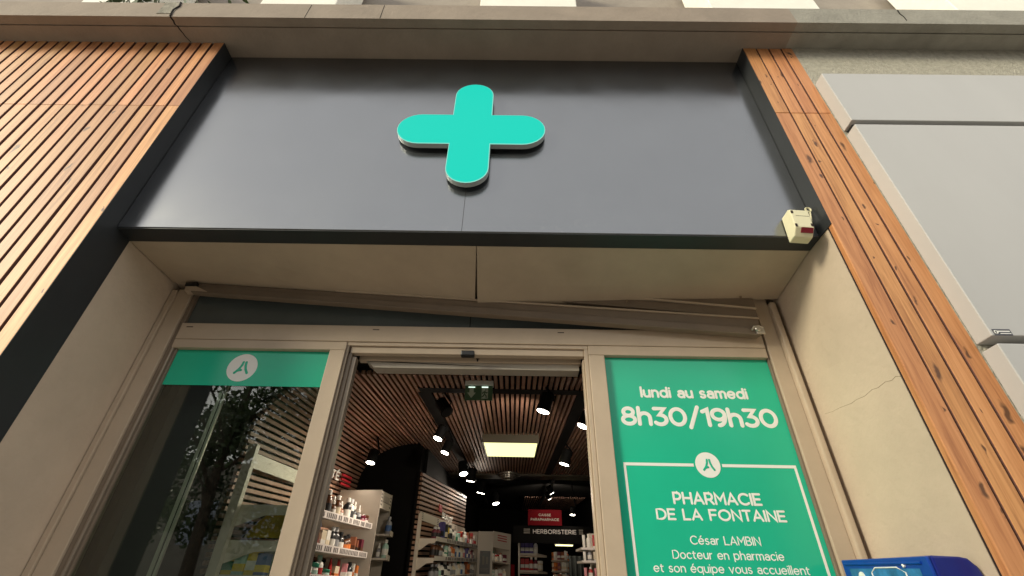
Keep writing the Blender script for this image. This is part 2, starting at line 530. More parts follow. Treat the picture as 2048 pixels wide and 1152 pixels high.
XH = 0.70
LO = arc(0.33, XH / 2, 0.33, XH / 2, 0, 360, 28)
G = {
    'A': (0.82, [[(0, 0), (0.41, 1), (0.82, 0)], [(0.15, 0.30), (0.67, 0.30)]]),
    'B': (0.66, [[(0, 0), (0, 1), (0.34, 1)] + arc(0.34, 0.76, 0.25, 0.24, 90, -90) + [(0, 0.52)], [(0.34, 0.52)] + arc(0.38, 0.26, 0.28, 0.26, 90, -90) + [(0, 0)]]),
    'C': (0.86, [arc(0.5, 0.5, 0.5, 0.5, 47, 313, 22)]),
    'D': (0.80, [[(0, 0), (0, 1), (0.32, 1)] + arc(0.32, 0.5, 0.48, 0.5, 90, -90, 16) + [(0, 0)]]),
    'E': (0.60, [[(0.60, 0), (0, 0), (0, 1), (0.60, 1)], [(0, 0.51), (0.53, 0.51)]]),
    'F': (0.60, [[(0, 0), (0, 1), (0.60, 1)], [(0, 0.50), (0.52, 0.50)]]),
    'H': (0.74, [[(0, 0), (0, 1)], [(0.74, 0), (0.74, 1)], [(0, 0.51), (0.74, 0.51)]]),
    'I': (0.0, [[(0, 0), (0, 1)]]),
    'L': (0.56, [[(0, 1), (0, 0), (0.56, 0)]]),
    'M': (0.86, [[(0, 0), (0, 1), (0.43, 0.36), (0.86, 1), (0.86, 0)]]),
    'N': (0.74, [[(0, 0), (0, 1), (0.74, 0), (0.74, 1)]]),
    'O': (1.0, [arc(0.5, 0.5, 0.5, 0.5, 0, 360, 32)]),
    'P': (0.62, [[(0, 0), (0, 1), (0.33, 1)] + arc(0.33, 0.69, 0.29, 0.31, 90, -90) + [(0, 0.38)]]),
    'R': (0.66, [[(0, 0), (0, 1), (0.35, 1)] + arc(0.35, 0.70, 0.28, 0.30, 90, -90) + [(0, 0.40)], [(0.36, 0.40), (0.66, 0)]]),
    'S': (0.62, [arc(0.31, 0.74, 0.27, 0.26, 35, 250, 14) + arc(0.31, 0.25, 0.30, 0.25, 75, -150, 14)]),
    'T': (0.66, [[(0, 1), (0.66, 1)], [(0.33, 0), (0.33, 1)]]),
    'U': (0.72, [[(0, 1), (0, 0.36)] + arc(0.36, 0.36, 0.36, 0.36, 180, 360, 12) + [(0.72, 1)]]),
    'a': (0.56, [arc(0.30, XH - 0.20, 0.26, 0.20, 150, 0, 8) + [(0.56, 0)], arc(0.29, 0.21, 0.27, 0.205, 0, 360, 20)]),
    'c': (0.58, [arc(0.33, XH / 2, 0.33, XH / 2, 48, 312, 18)]),
    'd': (0.66, [LO, [(0.66, 0), (0.66, 1.04)]]),
    'e': (0.66, [[(0.0, 0.36), (0.66, 0.36)] + arc(0.33, XH / 2, 0.33, XH / 2, 0, 318, 24)]),
    'h': (0.56, [[(0, 0), (0, 1.04)], [(0, 0.38)] + arc(0.28, 0.40, 0.28, 0.30, 180, 0, 10) + [(0.56, 0)]]),
    'i': (0.0, [[(0, 0), (0, XH)], [(0, 0.97), (0, 0.985)]]),
    'l': (0.0, [[(0, 0), (0, 1.04)]]),
    'm': (0.94, [[(0, 0), (0, XH)], [(0, 0.40)] + arc(0.235, 0.44, 0.235, 0.26, 180, 0, 10) + [(0.47, 0)], [(0.47, 0.40)] + arc(0.705, 0.44, 0.235, 0.26, 180, 0, 10) + [(0.94, 0)]]),
    'n': (0.56, [[(0, 0), (0, XH)], [(0, 0.38)] + arc(0.28, 0.40, 0.28, 0.30, 180, 0, 10) + [(0.56, 0)]]),
    'o': (0.66, [LO]),
    'p': (0.66, [LO, [(0, -0.26), (0, XH)]]),
    'q': (0.66, [LO, [(0.66, -0.26), (0.66, XH)]]),
    'r': (0.32, [[(0, 0), (0, XH)], [(0, 0.36)] + arc(0.32, 0.36, 0.32, 0.33, 180, 92, 6)]),
    's': (0.46, [arc(0.23, 0.525, 0.20, 0.175, 40, 250, 12) + arc(0.23, 0.18, 0.22, 0.18, 70, -150, 12)]),
    't': (0.36, [[(0.12, 0.90), (0.12, 0.2)] + arc(0.30, 0.2, 0.18, 0.2, 180, 280, 6), [(0, XH - 0.02), (0.36, XH - 0.02)]]),
    'u': (0.56, [[(0, XH), (0, 0.30)] + arc(0.28, 0.30, 0.28, 0.30, 180, 360, 10) + [(0.56, XH)], [(0.56, 0), (0.56, 0.3)]]),
    'v': (0.58, [[(0, XH), (0.29, 0), (0.58, XH)]]),
    '8': (0.62, [arc(0.31, 0.76, 0.25, 0.24, 0, 360, 22), arc(0.31, 0.26, 0.31, 0.26, 0, 360, 24)]),
    '3': (0.62, [[(0.04, 1), (0.56, 1), (0.27, 0.60)] + arc(0.29, 0.30, 0.32, 0.30, 88, -140, 16)]),
    '0': (0.74, [arc(0.37, 0.5, 0.37, 0.5, 0, 360, 30)]),
    '1': (0.26, [[(0, 0.86), (0.26, 1), (0.26, 0)]]),
    '9': (0.64, [arc(0.32, 0.68, 0.32, 0.32, 0, 360, 24), [(0.64, 0.68)] + arc(0.26, 0.62, 0.38, 0.62, 5, -88, 10)]),
    '/': (0.50, [[(0, -0.16), (0.50, 1.14)]]),
    ' ': (0.30, []),
}
G['é'] = (G['e'][0], G['e'][1] + [[(0.28, 0.88), (0.42, 1.04)]])
G['É'] = (G['E'][0], G['E'][1] + [[(0.24, 1.16), (0.40, 1.34)]])


def stroke(mb, pts, w, ox, fn, depth):
    """a rounded stroke of width w; fn maps 2D (u, v) and a height h to 3D"""
    P = [Vector(p) for p in pts]
    closed = (P[0] - P[-1]).length < 1e-6 and len(P) > 3
    n = len(P)
    r = w / 2
    rings = []
    prof = [(1, 0), (0.97, 0.75), (0.6, 0.95), (0, 1), (-0.6, 0.95), (-0.97, 0.75), (-1, 0)]      # flat with a slight dome
    def ring(c, nrm, s=1.0):
        return [fn(c[0] + nrm[0] * r * s * a, c[1] + nrm[1] * r * s * a, depth * b * s) for a, b in prof]
    for i in range(n):
        if closed:
            a, b = P[(i - 1) % (n - 1)], P[(i + 1) % (n - 1)]
            t = (b - a).normalized()
            nr = Vector((-t.y, t.x))
            sc = 1.0
        else:
            t0 = (P[i] - P[i - 1]).normalized() if i else None
            t1 = (P[i + 1] - P[i]).normalized() if i < n - 1 else None
            t0 = t0 or t1
            t1 = t1 or t0
            t = (t0 + t1).normalized()
            nr = Vector((-t.y, t.x))
            sc = min(1.9, 1 / max(0.4, t.dot(t0)))
        if not closed and i == 0:
            for k in (80, 55, 25):
                rings.append(ring(P[0] - t * r * sin(radians(k)), nr, cos(radians(k))))
        rings.append(ring(P[i], nr * sc))
        if not closed and i == n - 1:
            for k in (25, 55, 80):
                rings.append(ring(P[-1] + t * r * sin(radians(k)), nr, cos(radians(k))))
    vs = [p for rg in rings for p in rg]
    fs = []
    for i in range(len(rings) - 1):
        for k in range(6):
            fs.append((i * 7 + k, i * 7 + k + 1, (i + 1) * 7 + k + 1, (i + 1) * 7 + k))
    mb.add(vs, fs)


def lettering(name, s, u0, u1, v0, v1, fn, m, parent, weight=0.15, track=0.24, depth=0.0012, loc=None):
    """the text s fitted between u0..u1 with its baseline at v0 and cap height at v1"""
    mb = MB()
    x = 0
    items = []
    for ch in s:
        w, strokes = G[ch]
        if ch != ' ':
            items.append((x, strokes))
        x += w + track
    x -= track
    h = (v1 - v0) / (1 + weight)
    v0 = v0 + weight * h / 2
    u0, u1 = u0 + weight * h / 2, u1 - weight * h / 2
    su = (u1 - u0) / x
    for ox, strokes in items:
        for st in strokes:
            pts = [(u0 + (ox + a) * su, v0 + b * h) for a, b in st]
            stroke(mb, pts, weight * h, 0, fn, depth)
    return mb.build(name, m, parent, loc=loc)


def plane_y(y):
    return lambda u, v, h: (u, y - h, v)


# ------------------------------------------------------------------ ground and street (behind and under the viewer)
tag(MB().box(-40, 40, -4.2, 0.6, -0.3, 0.0).build("pavement", M['pavement']), None, None, kind='structure')
tag(MB().box(-40, 40, -60, -4.204, -0.3, -0.13).build("road", M['road']), None, None, kind='structure')

# ------------------------------------------------------------------ the building
YB, YS = 0.588, 0.095
XL, XR = -1.938, 1.441
ZC, ZS = 4.621, 3.078
bld = thing("apartment_building", (0, 0, 0), "beige street building around the pharmacy entrance with tan and grey ledge", "building")
# piers behind the cladding, reveals of the entrance
mb = MB()
mb.box(-6.0, XL - 0.004, 0.060, 1.0, 0, ZC + 0.1)
mb.build("pier_wall", M['beige_wall'], bld)
MB().box(XR + 0.003, 1.752, 0.040, 1.0, 0, ZC + 0.1).build("pier_wall", M['beige_wall'], bld)
MB().box(1.7525, 6.0, 0.0, 1.0, 0, ZC + 0.1).build("concrete_wall", M['concrete'], bld)
# reveal skins: left side beige behind the dark return
MB().box(XL - 0.004, XL, 0.195, 0.66, 0, ZS).build("reveal", M['beige_wall'], bld)
cr = MB()
pts = [(0.036, 2.334), (0.06, 2.345), (0.085, 2.340), (0.12, 2.349), (0.165, 2.345), (0.20, 2.352), (0.25, 2.346), (0.306, 2.352), (0.345, 2.351), (0.384, 2.357), (0.43, 2.363), (0.48, 2.366), (0.539, 2.377)]
cr.tube([(XR + 0.0032, y, z) for y, z in pts], 0.0011, 5, r1=0.0006)
cr.build("crack", M['hair'], bld)
# soffit of the entrance, two sagging boards
def board(a, b, c, d, t=0.012):
    m_ = MB()
    m_.hexa([a, b, c, d] + [(p[0], p[1], p[2] + t) for p in (a, b, c, d)])
    return m_
def soft_board(p00, p10, p11, p01, nx=6, ny=3):
    # bilinear sheet with thickness
    m_ = MB()
    vs = []
    for j in range(ny + 1):
        for i in range(nx + 1):
            u, v = i / nx, j / ny
            p = Vector(p00) * (1 - u) * (1 - v) + Vector(p10) * u * (1 - v) + Vector(p11) * u * v + Vector(p01) * (1 - u) * v
            vs.append(p)
    N = len(vs)
    vs += [p + Vector((0, 0, 0.009)) for p in vs]
    fs = []
    for j in range(ny):
        for i in range(nx):
            a = j * (nx + 1) + i
            fs.append((a, a + nx + 1, a + nx + 2, a + 1))
            fs.append((N + a, N + a + 1, N + a + nx + 2, N + a + nx + 1))
    rim = [i for i in range(nx + 1)] + [(j + 1) * (nx + 1) - 1 for j in range(1, ny + 1)] + [ny * (nx + 1) + i for i in range(nx - 1, -1, -1)] + [j * (nx + 1) for j in range(ny - 1, 0, -1)]
    for k in range(len(rim)):
        a, b = rim[k], rim[(k + 1) % len(rim)]
        fs.append((a, b, N + b, N + a))
    m_.add(vs, fs)
    return m_
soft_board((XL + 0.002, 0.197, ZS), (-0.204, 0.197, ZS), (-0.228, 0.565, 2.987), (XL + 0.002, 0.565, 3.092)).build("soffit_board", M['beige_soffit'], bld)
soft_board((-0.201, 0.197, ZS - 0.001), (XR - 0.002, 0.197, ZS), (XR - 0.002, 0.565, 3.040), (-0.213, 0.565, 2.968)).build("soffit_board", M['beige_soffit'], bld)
mb = MB()
for x_, y_, z_ in ((0.60, 0.535, 2.993), (1.22, 0.53, 3.026)):
    mb.lathe([(0.006, z_ - 0.004), (0.006, z_ + 0.004)], (x_, y_, 0), 10)
mb.build("screw_heads", M['hair'], bld)
MB().box(XL, XR, 0.30, 1.0, 3.10, ZC + 0.1).build("lintel_wall", M['beige_wall'], bld)
# ledge with a drip lip; tan on the left, bare cement right of the cladding
YC = -0.164
for name, m_, x0, x1 in (("ledge", M['ledge_tan'], -6.0, 1.713), ("ledge", M['ledge_grey'], 1.713, 6.0)):
    mb = MB()
    mb.box(x0, x1, YC, -0.110, ZC - 0.004, 4.80)
    mb.box(x0, x1, -0.110, -0.100, ZC + 0.010, 4.80)
    mb.box(x0, x1, -0.100, 0.30 if x0 < 0 else -0.001, ZC, 4.80)
    if x0 < 0:
        pass
    o = mb.build(name, m_, bld)
    if x0 > 0:
        o["label"] = "grey bare cement end of the ledge"
# cracked and patched bit of the ledge
mb = MB()
mb.box(-2.30, -2.20, YC - 0.003, YC + 0.01, 4.655, 4.803)
mb.build("cement_patch", M['patch'], bld)
mb = MB()
mb.tube([(-2.205, YC - 0.002, 4.80), (-2.192, YC - 0.003, 4.75), (-2.210, YC - 0.003, 4.70), (-2.196, YC - 0.003, 4.62)], 0.006, 5)
mb.tube([(-2.196, YC, ZC - 0.004), (-2.190, -0.14, ZC - 0.004), (-2.194, -0.12, ZC - 0.004), (-2.186, -0.105, ZC + 0.0), (-2.184, -0.085, ZC), (-2.176, -0.06, ZC), (-2.173, -0.04, ZC), (-2.160, -0.012, ZC), (-2.157, 0.0, ZC)], 0.0055, 5, r1=0.002)
mb.build("crack", M['crack'], bld)
mb = MB()
mb.tube([(2.40, YC - 0.001, 4.785), (2.393, YC - 0.001, 4.74), (2.402, YC - 0.001, 4.70), (2.398, YC - 0.001, 4.655)], 0.004, 5, r1=0.002)
MB().tube([(-0.88, YC - 0.0005, 4.79), (-0.879, YC - 0.0005, 4.62)], 0.0018, 5).build("crack", M['crack'], bld)
MB().tube([(-1.35, YC - 0.0005, 4.79), (-1.352, YC - 0.0005, 4.62)], 0.0014, 5).build("crack", M['crack'], bld)
mb.build("crack", M['crack'], bld)
# upper storey wall behind the parapet boxes
MB().box(-6, 6, 0.36, 0.9, 4.80, 8.0).build("upper_wall", M['upper'], bld)
# inside shell: black walls, ceiling, floor
IN = MB()
IN.box(-1.95, -1.78, 0.70, 1.38, 0.0, 3.6)
IN.box(-1.95, -1.72, 1.38, 4.2, 0.0, 3.6)
IN.box(-1.95, -1.06, 3.95, 4.15, 0.0, 4.2)
IN.box(-1.12, -1.02, 4.15, 14, 0.0, 5.0)
IN.box(1.75, 1.9, 0.70, 14, 0.0, 5.0)
IN.box(-1.95, 1.9, 14, 14.2, 0.0, 5.5)
IN.build("inner_wall", M['black'], bld)
MB().hexa([(-1.95, 0.70, 2.93), (1.9, 0.70, 2.93), (1.9, 14.2, 4.42), (-1.95, 14.2, 4.42), (-1.95, 0.70, 3.1), (1.9, 0.70, 3.1), (1.9, 14.2, 4.6), (-1.95, 14.2, 4.6)]).build("inner_ceiling", M['black'], bld)
MB().box(-1.95, 1.9, 0.62, 14.2, -0.2, 0.0).build("inner_floor", M['floor'], bld)

# ------------------------------------------------------------------ parapet boxes above the ledge
def parapet(x0, x1, label, back=0.30):
    o = tag(MB().box(x0, x1, 0.03, back, 4.80, 6.2).build("parapet_box", M['white'], bevel=0.006), label, "parapet", "white parapet boxes above the ledge")
parapet(-3.25, -2.80, "white parapet box at the far left above the honey cladding")
parapet(-1.92, -1.36, "white parapet box above the right end of the honey cladding")
parapet(-0.30, 0.408, "white parapet box straight above the green cross")
parapet(1.39, 2.177, "white parapet box above the narrow red wood cladding")
parapet(3.17, 4.1, "white parapet box at the right above the cream metal panels")
MB().box(1.262, 1.389, 0.05, 0.32, 4.80, 6.2)
def pot(x, label):
    e = thing("flower_pot", (x, -0.02, 4.80), label, "flower pot", "flower pots on the ledge")
    MB().lathe([(0.05, 4.80), (0.062, 4.86), (0.075, 4.93), (0.082, 4.93), (0.082, 4.96), (0.07, 4.96)], (x, 0.08, 0), 16).build("pot", M['pot'], e, smooth=False)
    lf = MB()
    for k in range(60):
        a, rr, hh = random.uniform(0, 2 * pi), random.uniform(0, 0.11), random.uniform(4.97, 5.22)
        c = Vector((x + rr * cos(a), 0.08 + rr * sin(a), hh))
        d = Vector((random.uniform(-1, 1), random.uniform(-1, 1), random.uniform(-.3, 1))).normalized() * 0.05
        s = d.cross(Vector((0.3, 0.5, 0.8))).normalized() * 0.016
        lf.add([c - d, c + s, c + d, c - s], [(0, 1, 2, 3)])
    lf.build("foliage", M['leaf'], e)
pot(-2.36, "pale blue flower pot on the ledge, nearer the cement patch")
pot(-2.05, "pale blue flower pot on the ledge, nearer the white parapet box")
pl = MB()
for k in range(220):
    a, rr = random.uniform(0, 2 * pi), random.uniform(0, 1) ** .6
    c = Vector((-2.66 + 0.20 * rr * cos(a), -0.02 + 0.12 * rr * sin(a), 4.80 + random.uniform(0, 0.28)))
    d = Vector((random.uniform(-1, 1), random.uniform(-1, 1), random.uniform(-.2, 1))).normalized() * 0.045
    s = d.cross(Vector((0.3, 0.5, 0.8))).normalized() * 0.017
    pl.add([c - d, c + s, c + d, c - s], [(0, 1, 2, 3)])
tag(pl.build("ledge_plant", M['leaf']), "small green plant growing over the ledge beside the cement patch", "plant")

# ------------------------------------------------------------------ wooden claddings
def cladding(edges, gap, m_, label, ztop, joint, thick=0.024, bev=0.003):
    e = thing("wood_cladding", ((edges[0] + edges[-1]) / 2, 0, 0), label, "wood cladding")
    pk = MB()
    for i in range(len(edges) - 1):
        a = edges[i] + (gap / 2 if i else 0)
        b = edges[i + 1] - (gap / 2 if i < len(edges) - 2 else 0)
        dy = random.uniform(-0.0012, 0.0012)
        j = joint + random.uniform(-0.002, 0.002)
        for z0, z1 in ((0.05, j - 0.001), (j + 0.001, ztop)):
            k0 = len(pk.f)
            pk.box(a, b, dy + random.uniform(-.0006, .0006), thick, z0, z1)
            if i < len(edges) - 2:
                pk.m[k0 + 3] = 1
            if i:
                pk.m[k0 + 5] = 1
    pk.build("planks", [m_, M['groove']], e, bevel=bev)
    MB().box(edges[0] + 0.003, edges[-1] - 0.003, thick + 0.0005, thick + 0.009, 0.05, ztop).build("backing_board", M['gap'], e)
    return e
p = 0.0727
ed = [XL - p * k for k in range(0, 30)][::-1]
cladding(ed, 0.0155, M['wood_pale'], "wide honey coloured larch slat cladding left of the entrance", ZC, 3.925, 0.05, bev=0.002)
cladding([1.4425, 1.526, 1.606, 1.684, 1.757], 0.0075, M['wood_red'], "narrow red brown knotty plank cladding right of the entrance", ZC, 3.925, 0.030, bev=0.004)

# ------------------------------------------------------------------ dark fascia
fas = thing("fascia_board", (-0.25, YS, ZS), "dark anthracite fascia panel carrying the green cross over the entrance", "fascia")
def fascia_panel(x0, x1):
    mb = MB()
    mb.box(x0, x1, YS, 0.1945, ZS + 0.004, ZC - 0.001)
    return mb.build("fascia_panel", M['panel'], fas, bevel=0.003)
fascia_panel(XL + 0.003, XR - 0.003)
MB().box(-0.2695, -0.2675, YS - 0.0006, YS + 0.001, ZS + 0.007, 3.60).build("seam", M['crack'], fas)
MB().box(XL + 0.003, XR - 0.003, YS + 0.004, 0.1945, ZS - 0.001, ZS + 0.0035).build("bottom_trim", M['panel_matt'], fas)
MB().box(XL - 0.003, XL + 0.001, 0.0005, 0.195, 0.0, ZC).build("side_return", M['panel_matt'], fas)
MB().box(XR - 0.002, XR + 0.001, 0.0015, 0.195, ZS, ZC).build("side_return", M['panel_matt'], fas)

# ------------------------------------------------------------------ green cross
def cross_outline(cx, cz, hv, hh, lv, lh, n=14):
    pts = []
    # clockwise from the top arm: vertical arm half width hv, reach lv; horizontal arm half width hh, reach lh
    for i in range(n + 1):
        t = pi - pi * i / n
        pts.append((cx + hv * cos(t), cz + lv - hv + hv * sin(t)))
    pts.append((cx + hv, cz + hh))
    for i in range(n + 1):
        t = pi / 2 - pi * i / n
        pts.append((cx + lh - hh + hh * cos(t), cz + hh * sin(t)))
    pts.append((cx + hv, cz - hh))
    for i in range(n + 1):
        t = -pi * i / n
        pts.append((cx + hv * cos(t), cz - lv + hv + hv * sin(t)))
    pts.append((cx - hv, cz - hh))
    for i in range(n + 1):
        t = -pi / 2 - pi * i / n
        pts.append((cx - lh + hh + hh * cos(t), cz + hh * sin(t)))
    pts.append((cx - hv, cz + hh))
    return pts
crs = thing("pharmacy_cross", (-0.268, 0.05, 3.80), "lit turquoise rounded pharmacy cross on the dark fascia", "cross sign")
CX, CZ = -0.268, 3.806
def cross_prism(d, y0, y1):
    o = cross_outline(CX, CZ, 0.113 - d, 0.130 - d, 0.438 - d, 0.415 - d)
    return MB().prism([(x, 0, z) for x, z in o], (0, y1, 0), (0, y0, 0))
cross_prism(0.0, 0.047, 0.077).build("casing", M['cross_body'], crs)
cross_prism(0.001, 0.0445, 0.0468).build("rim", M['cross_rim'], crs)
cross_prism(0.0045, 0.0425, 0.0444).build("lit_face", M['cross'], crs)
MB().box(CX - 0.05, CX + 0.05, 0.0772, YS - 0.001, CZ - 0.05, CZ + 0.05).build("mount", M['blackpl'], crs)

# ------------------------------------------------------------------ alarm siren
sir = thing("alarm_siren", (1.32, YS, 3.05), "cream alarm siren with dark red lens at the fascia's lower right corner", "alarm siren")
def siren_pt(u, d, v):
    # u across, d out of the wall, v up; the casing is turned a little
    a = radians(-4)
    x = 1.326 + u * cos(a) - v * sin(a)
    z = 3.110 + u * sin(a) + v * cos(a)
    return (x, YS - 0.003 - d, z)
mb = MB()
W2, H2 = 0.043, 0.078
prof = [(-H2, 0.0), (-H2, 0.046), (-H2 + 0.034, 0.078), (H2 - 0.014, 0.078), (H2, 0.062), (H2, 0.0)]
n = len(prof)
vs = [siren_pt(-W2, d, v) for v, d in prof] + [siren_pt(W2, d, v) for v, d in prof]
mb.add(vs, [tuple(range(n)), tuple(range(n, 2 * n))[::-1]] + [(i, n + i, n + (i + 1) % n, (i + 1) % n) for i in range(n)])
mb.build("casing", M['siren'], sir, bevel=0.005)
mb = MB()
mb.hexa([siren_pt(-0.016, 0.066, -0.048), siren_pt(0.038, 0.066, -0.048), siren_pt(0.038, 0.048, -0.064), siren_pt(-0.016, 0.048, -0.064),
         siren_pt(-0.016, 0.0782, -0.0455), siren_pt(0.038, 0.0782, -0.0455), siren_pt(0.038, 0.0645, -0.0640), siren_pt(-0.016, 0.0645, -0.0640)])
mb.build("lens", M['siren_red'], sir)
mb = MB()
for u, v in ((-0.036, 0.050), (-0.036, -0.034), (0.036, -0.028)):
    mb.hexa([siren_pt(u - .005, 0.075, v - .009), siren_pt(u + .005, 0.075, v - .009), siren_pt(u + .005, 0.075, v + .009), siren_pt(u - .005, 0.075, v + .009),
             siren_pt(u - .005, 0.0790, v - .009), siren_pt(u + .005, 0.0790, v - .009), siren_pt(u + .005, 0.0790, v + .009), siren_pt(u - .005, 0.0790, v + .009)])
mb.hexa([siren_pt(-.024, 0.0775, 0.026), siren_pt(.037, 0.0775, 0.026), siren_pt(.037, 0.0775, 0.0275), siren_pt(-.024, 0.0775, 0.0275),
         siren_pt(-.024, 0.0788, 0.026), siren_pt(.037, 0.0788, 0.026), siren_pt(.037, 0.0788, 0.0275), siren_pt(-.024, 0.0788, 0.0275)])
mb.build("slot", M['gap'], sir)
mb = MB()
c0 = Vector((1.418, YS - 0.030, 3.228))
loop = [c0 + Vector((0.013 * cos(t), 0, 0.013 * sin(t))) for t in [radians(a) for a in range(-60, 301, 30)]]
mb.tube(loop, 0.0045, 6)
mb.tube([(1.410, YS - 0.030, 3.215), (1.394, YS - 0.03, 3.165), (1.380, YS - 0.02, 3.13)], 0.0040, 6)
mb.tube([(1.423, YS - 0.030, 3.216), (1.409, YS - 0.03, 3.155), (1.392, YS - 0.01, 3.11)], 0.0040, 6)
mb.build("bracket", M['siren'], sir)

# ------------------------------------------------------------------ cream metal panels of the next shop
YP = -0.075
def metal_panel(z0, z1, label):
    e = thing("metal_panel", (2.7, YP, z0), label, "cladding panel", "cream metal panels of the next shop")
    MB().box(1.7575, 4.2, YP, -0.001, z0, z1).build("panel", M['cream'], e, bevel=0.004)
    return e
metal_panel(3.757, 4.203, "short cream metal panel, topmost beside the red wood cladding")
mp2 = metal_panel(2.452, 3.722, "tall cream metal panel with a small dark sticker at its lower corner")
metal_panel(0.25, 2.420, "cream metal panel lowest at the right edge, below the stickered one")
MB().box(1.775, 4.2, -0.045, -0.0012, 3.722, 3.757).build("rail", M['panel_matt'], mp2)
st = MB().box(1.768, 1.834, YP - 0.0012, YP + 0.001, 2.4525, 2.479).build("sticker", M['sticker'], mp2)
mb = MB()
mb.box(1.786, 1.829, YP - 0.002, YP - 0.0013, 2.467, 2.4715)
mb.box(1.791, 1.830, YP - 0.002, YP - 0.0013, 2.4585, 2.4615)
mb.tube([(1.778 + 0.006 * cos(t), YP - 0.0015, 2.466 + 0.006 * sin(t)) for t in [radians(a) for a in range(0, 361, 30)]], 0.0018, 6)
mb.build("print", M['vinyl_white'], st)

# ------------------------------------------------------------------ shop front frame
sf = thing("shopfront", (-0.25, YB, 0), "beige metal shopfront frame with fixed glass beside the open doorway", "shopfront")
YF1 = YB + 0.07
def fr(x0, x1, z0, z1, y0=YB, y1=YF1, m_=None, name="frame_bar", bev=0.003):
    return MB().box(x0, x1, y0, y1, z0, z1).build(name, m_ or M['frame'], sf, bevel=bev)
fr(-1.934, -1.905, 0, 3.05, YB - 0.012, name="shutter_guide")
fr(-1.903, -1.822, 0, 3.06)
fr(-1.8215, -1.796, 0, 3.06, YB + 0.012, m_=M['frame_dark'])
fr(-1.7955, -1.782, 0, 2.70, YB + 0.004, YB + 0.05, m_=M['jamb'], bev=0.005)
fr(-1.7815, -1.770, 0, 2.70, YB + 0.016, YB + 0.05, m_=M['frame_dark'])
fr(1.312, 1.386, 0, 3.06)
fr(1.299, 1.3115, 0, 3.06, YB + 0.014, m_=M['frame_dark'])
fr(1.3865, 1.419, 0, 3.02, YB - 0.028, YB + 0.03, name="shutter_guide", bev=0.008)
fr(1.4195, 1.4405, 0, 3.06, YB + 0.02, m_=M['frame_dark'])
fr(-1.795, 1.2985, 2.747, 2.843)                                    # head beam, upper half
fr(-1.795, -0.8835, 2.697, 2.7455, YB + 0.002)
fr(0.3755, 1.2985, 2.692, 2.7455, YB + 0.002)
fr(-0.963, -0.8835, 0, 2.6955)                                      # posts beside the door
fr(0.3755, 0.456, 0, 2.6905)
mb = MB()
for x in (-1.745, -0.746, 0.238):
    MB().box(x - 0.017, x + 0.017, YB - 0.0015, YB + 0.004, 2.8165, 2.8205).build("drain_slot", M['crack'], sf)
# glass
MB().box(-1.77, -0.9635, YB + 0.030, YB + 0.036, 0.1, 2.6965).build("window_pane", M['glass'], sf)
MB().box(0.4565, 1.2985, YB + 0.030, YB + 0.036, 0.1, 2.6915).build("window_pane", M['glass'], sf)
tp = MB()
tp.box(-1.795, -0.2525, YB + 0.030, YB + 0.036, 2.8435, 3.06)
tp.box(-0.2485, 1.2985, YB + 0.030, YB + 0.036, 2.8435, 3.06)
tp.build("transom_pane", M['transom'], sf)
# vinyl films
YV = YB + 0.0285
fl = MB().box(-1.7695, -0.9637, YV, YB + 0.0297, 2.500, 2.6960).build("vinyl_film", M['green'], sf)
fl["label"] = "green vinyl band with round white letter emblem"
frt = MB().box(0.4567, 1.2983, YV, YB + 0.0297, 0.3, 2.6910).build("vinyl_film", M['green'], sf)
frt["label"] = "green vinyl poster with opening hours in white letters"
def disc(cx, cz, rx, rz, y, parent):
    return MB().prism([(cx + rx * cos(2 * pi * i / 40), 0, cz + rz * sin(2 * pi * i / 40)) for i in range(40)], (0, y, 0), (0, y - 0.0012, 0)).build("emblem_disc", M['vinyl_white'], parent)
def emblem(cx, cz, r, y, parent):
    disc(cx, cz, r, r, y - 0.0002, parent)
    mb = MB()
    fn = plane_y(y - 0.0014)
    L = [(-0.02, 0.50), (-0.06, 0.20), (-0.20, -0.15), (-0.46, -0.50)]
    Rr = [(0.20, 0.50), (0.24, 0.15), (0.34, -0.18), (0.52, -0.50)]
    foot = [(-0.30, -0.30), (-0.06, -0.22), (-0.02, -0.24)]
    for st_ in (L, Rr, foot):
        stroke(mb, [(cx + a * r * 0.86, cz + b * r * 0.8) for a, b in st_], 0.16 * r, 0, fn, 0.0015)
    mb.build("emblem_letter", M['green'], parent, smooth=True)
emblem(-1.400, 2.599, 0.076, YV, fl)
emblem(0.879, 2.157, 0.056, YV, frt)
PY = plane_y(YV)
def line(s, u0, u1, v0, v1, w=0.15, tr=0.24, parent=None):
    return lettering("lettering", s, u0, u1, v0, v1, PY, M['vinyl_white'], parent or frt, w * 1.22, tr)
line("lundi au samedi", 0.620, 1.150, 2.474, 2.532, 0.20, 0.27)
line("8h30/19h30", 0.510, 1.262, 2.332, 2.428, 0.20, 0.22)
line("PHARMACIE", 0.695, 1.080, 1.988, 2.040, 0.185, 0.26)
line("DE LA FONTAINE", 0.612, 1.166, 1.925, 1.972, 0.185, 0.26)
line("César LAMBIN", 0.738, 1.030, 1.834, 1.868, 0.125, 0.25)
line("Docteur en pharmacie", 0.655, 1.110, 1.781, 1.814, 0.125, 0.25)
line("et son équipe vous accueillent", 0.570, 1.198, 1.733, 1.765, 0.125, 0.25)
line("toute la semaine", 0.68, 1.09, 1.68, 1.712, 0.125, 0.25) if False else None
mb = MB()
for a, b in (((0.497, 2.155), (0.815, 2.155)), ((0.943, 2.155), (1.276, 2.155)), ((0.502, 2.155), (0.502, 1.0)), ((1.271, 2.155), (1.271, 1.0)), ((0.502, 1.0), (1.271, 1.0))):
    if a[1] == b[1]:
        mb.box(a[0], b[0], YV - 0.0012, YV - 0.0002, a[1] - 0.0065, a[1] + 0.0065)
    else:
        mb.box(a[0] - 0.0055, a[0] + 0.0055, YV - 0.0012, YV - 0.0002, 1.0065, 2.1485)
mb.build("border_line", M['vinyl_white'], frt)

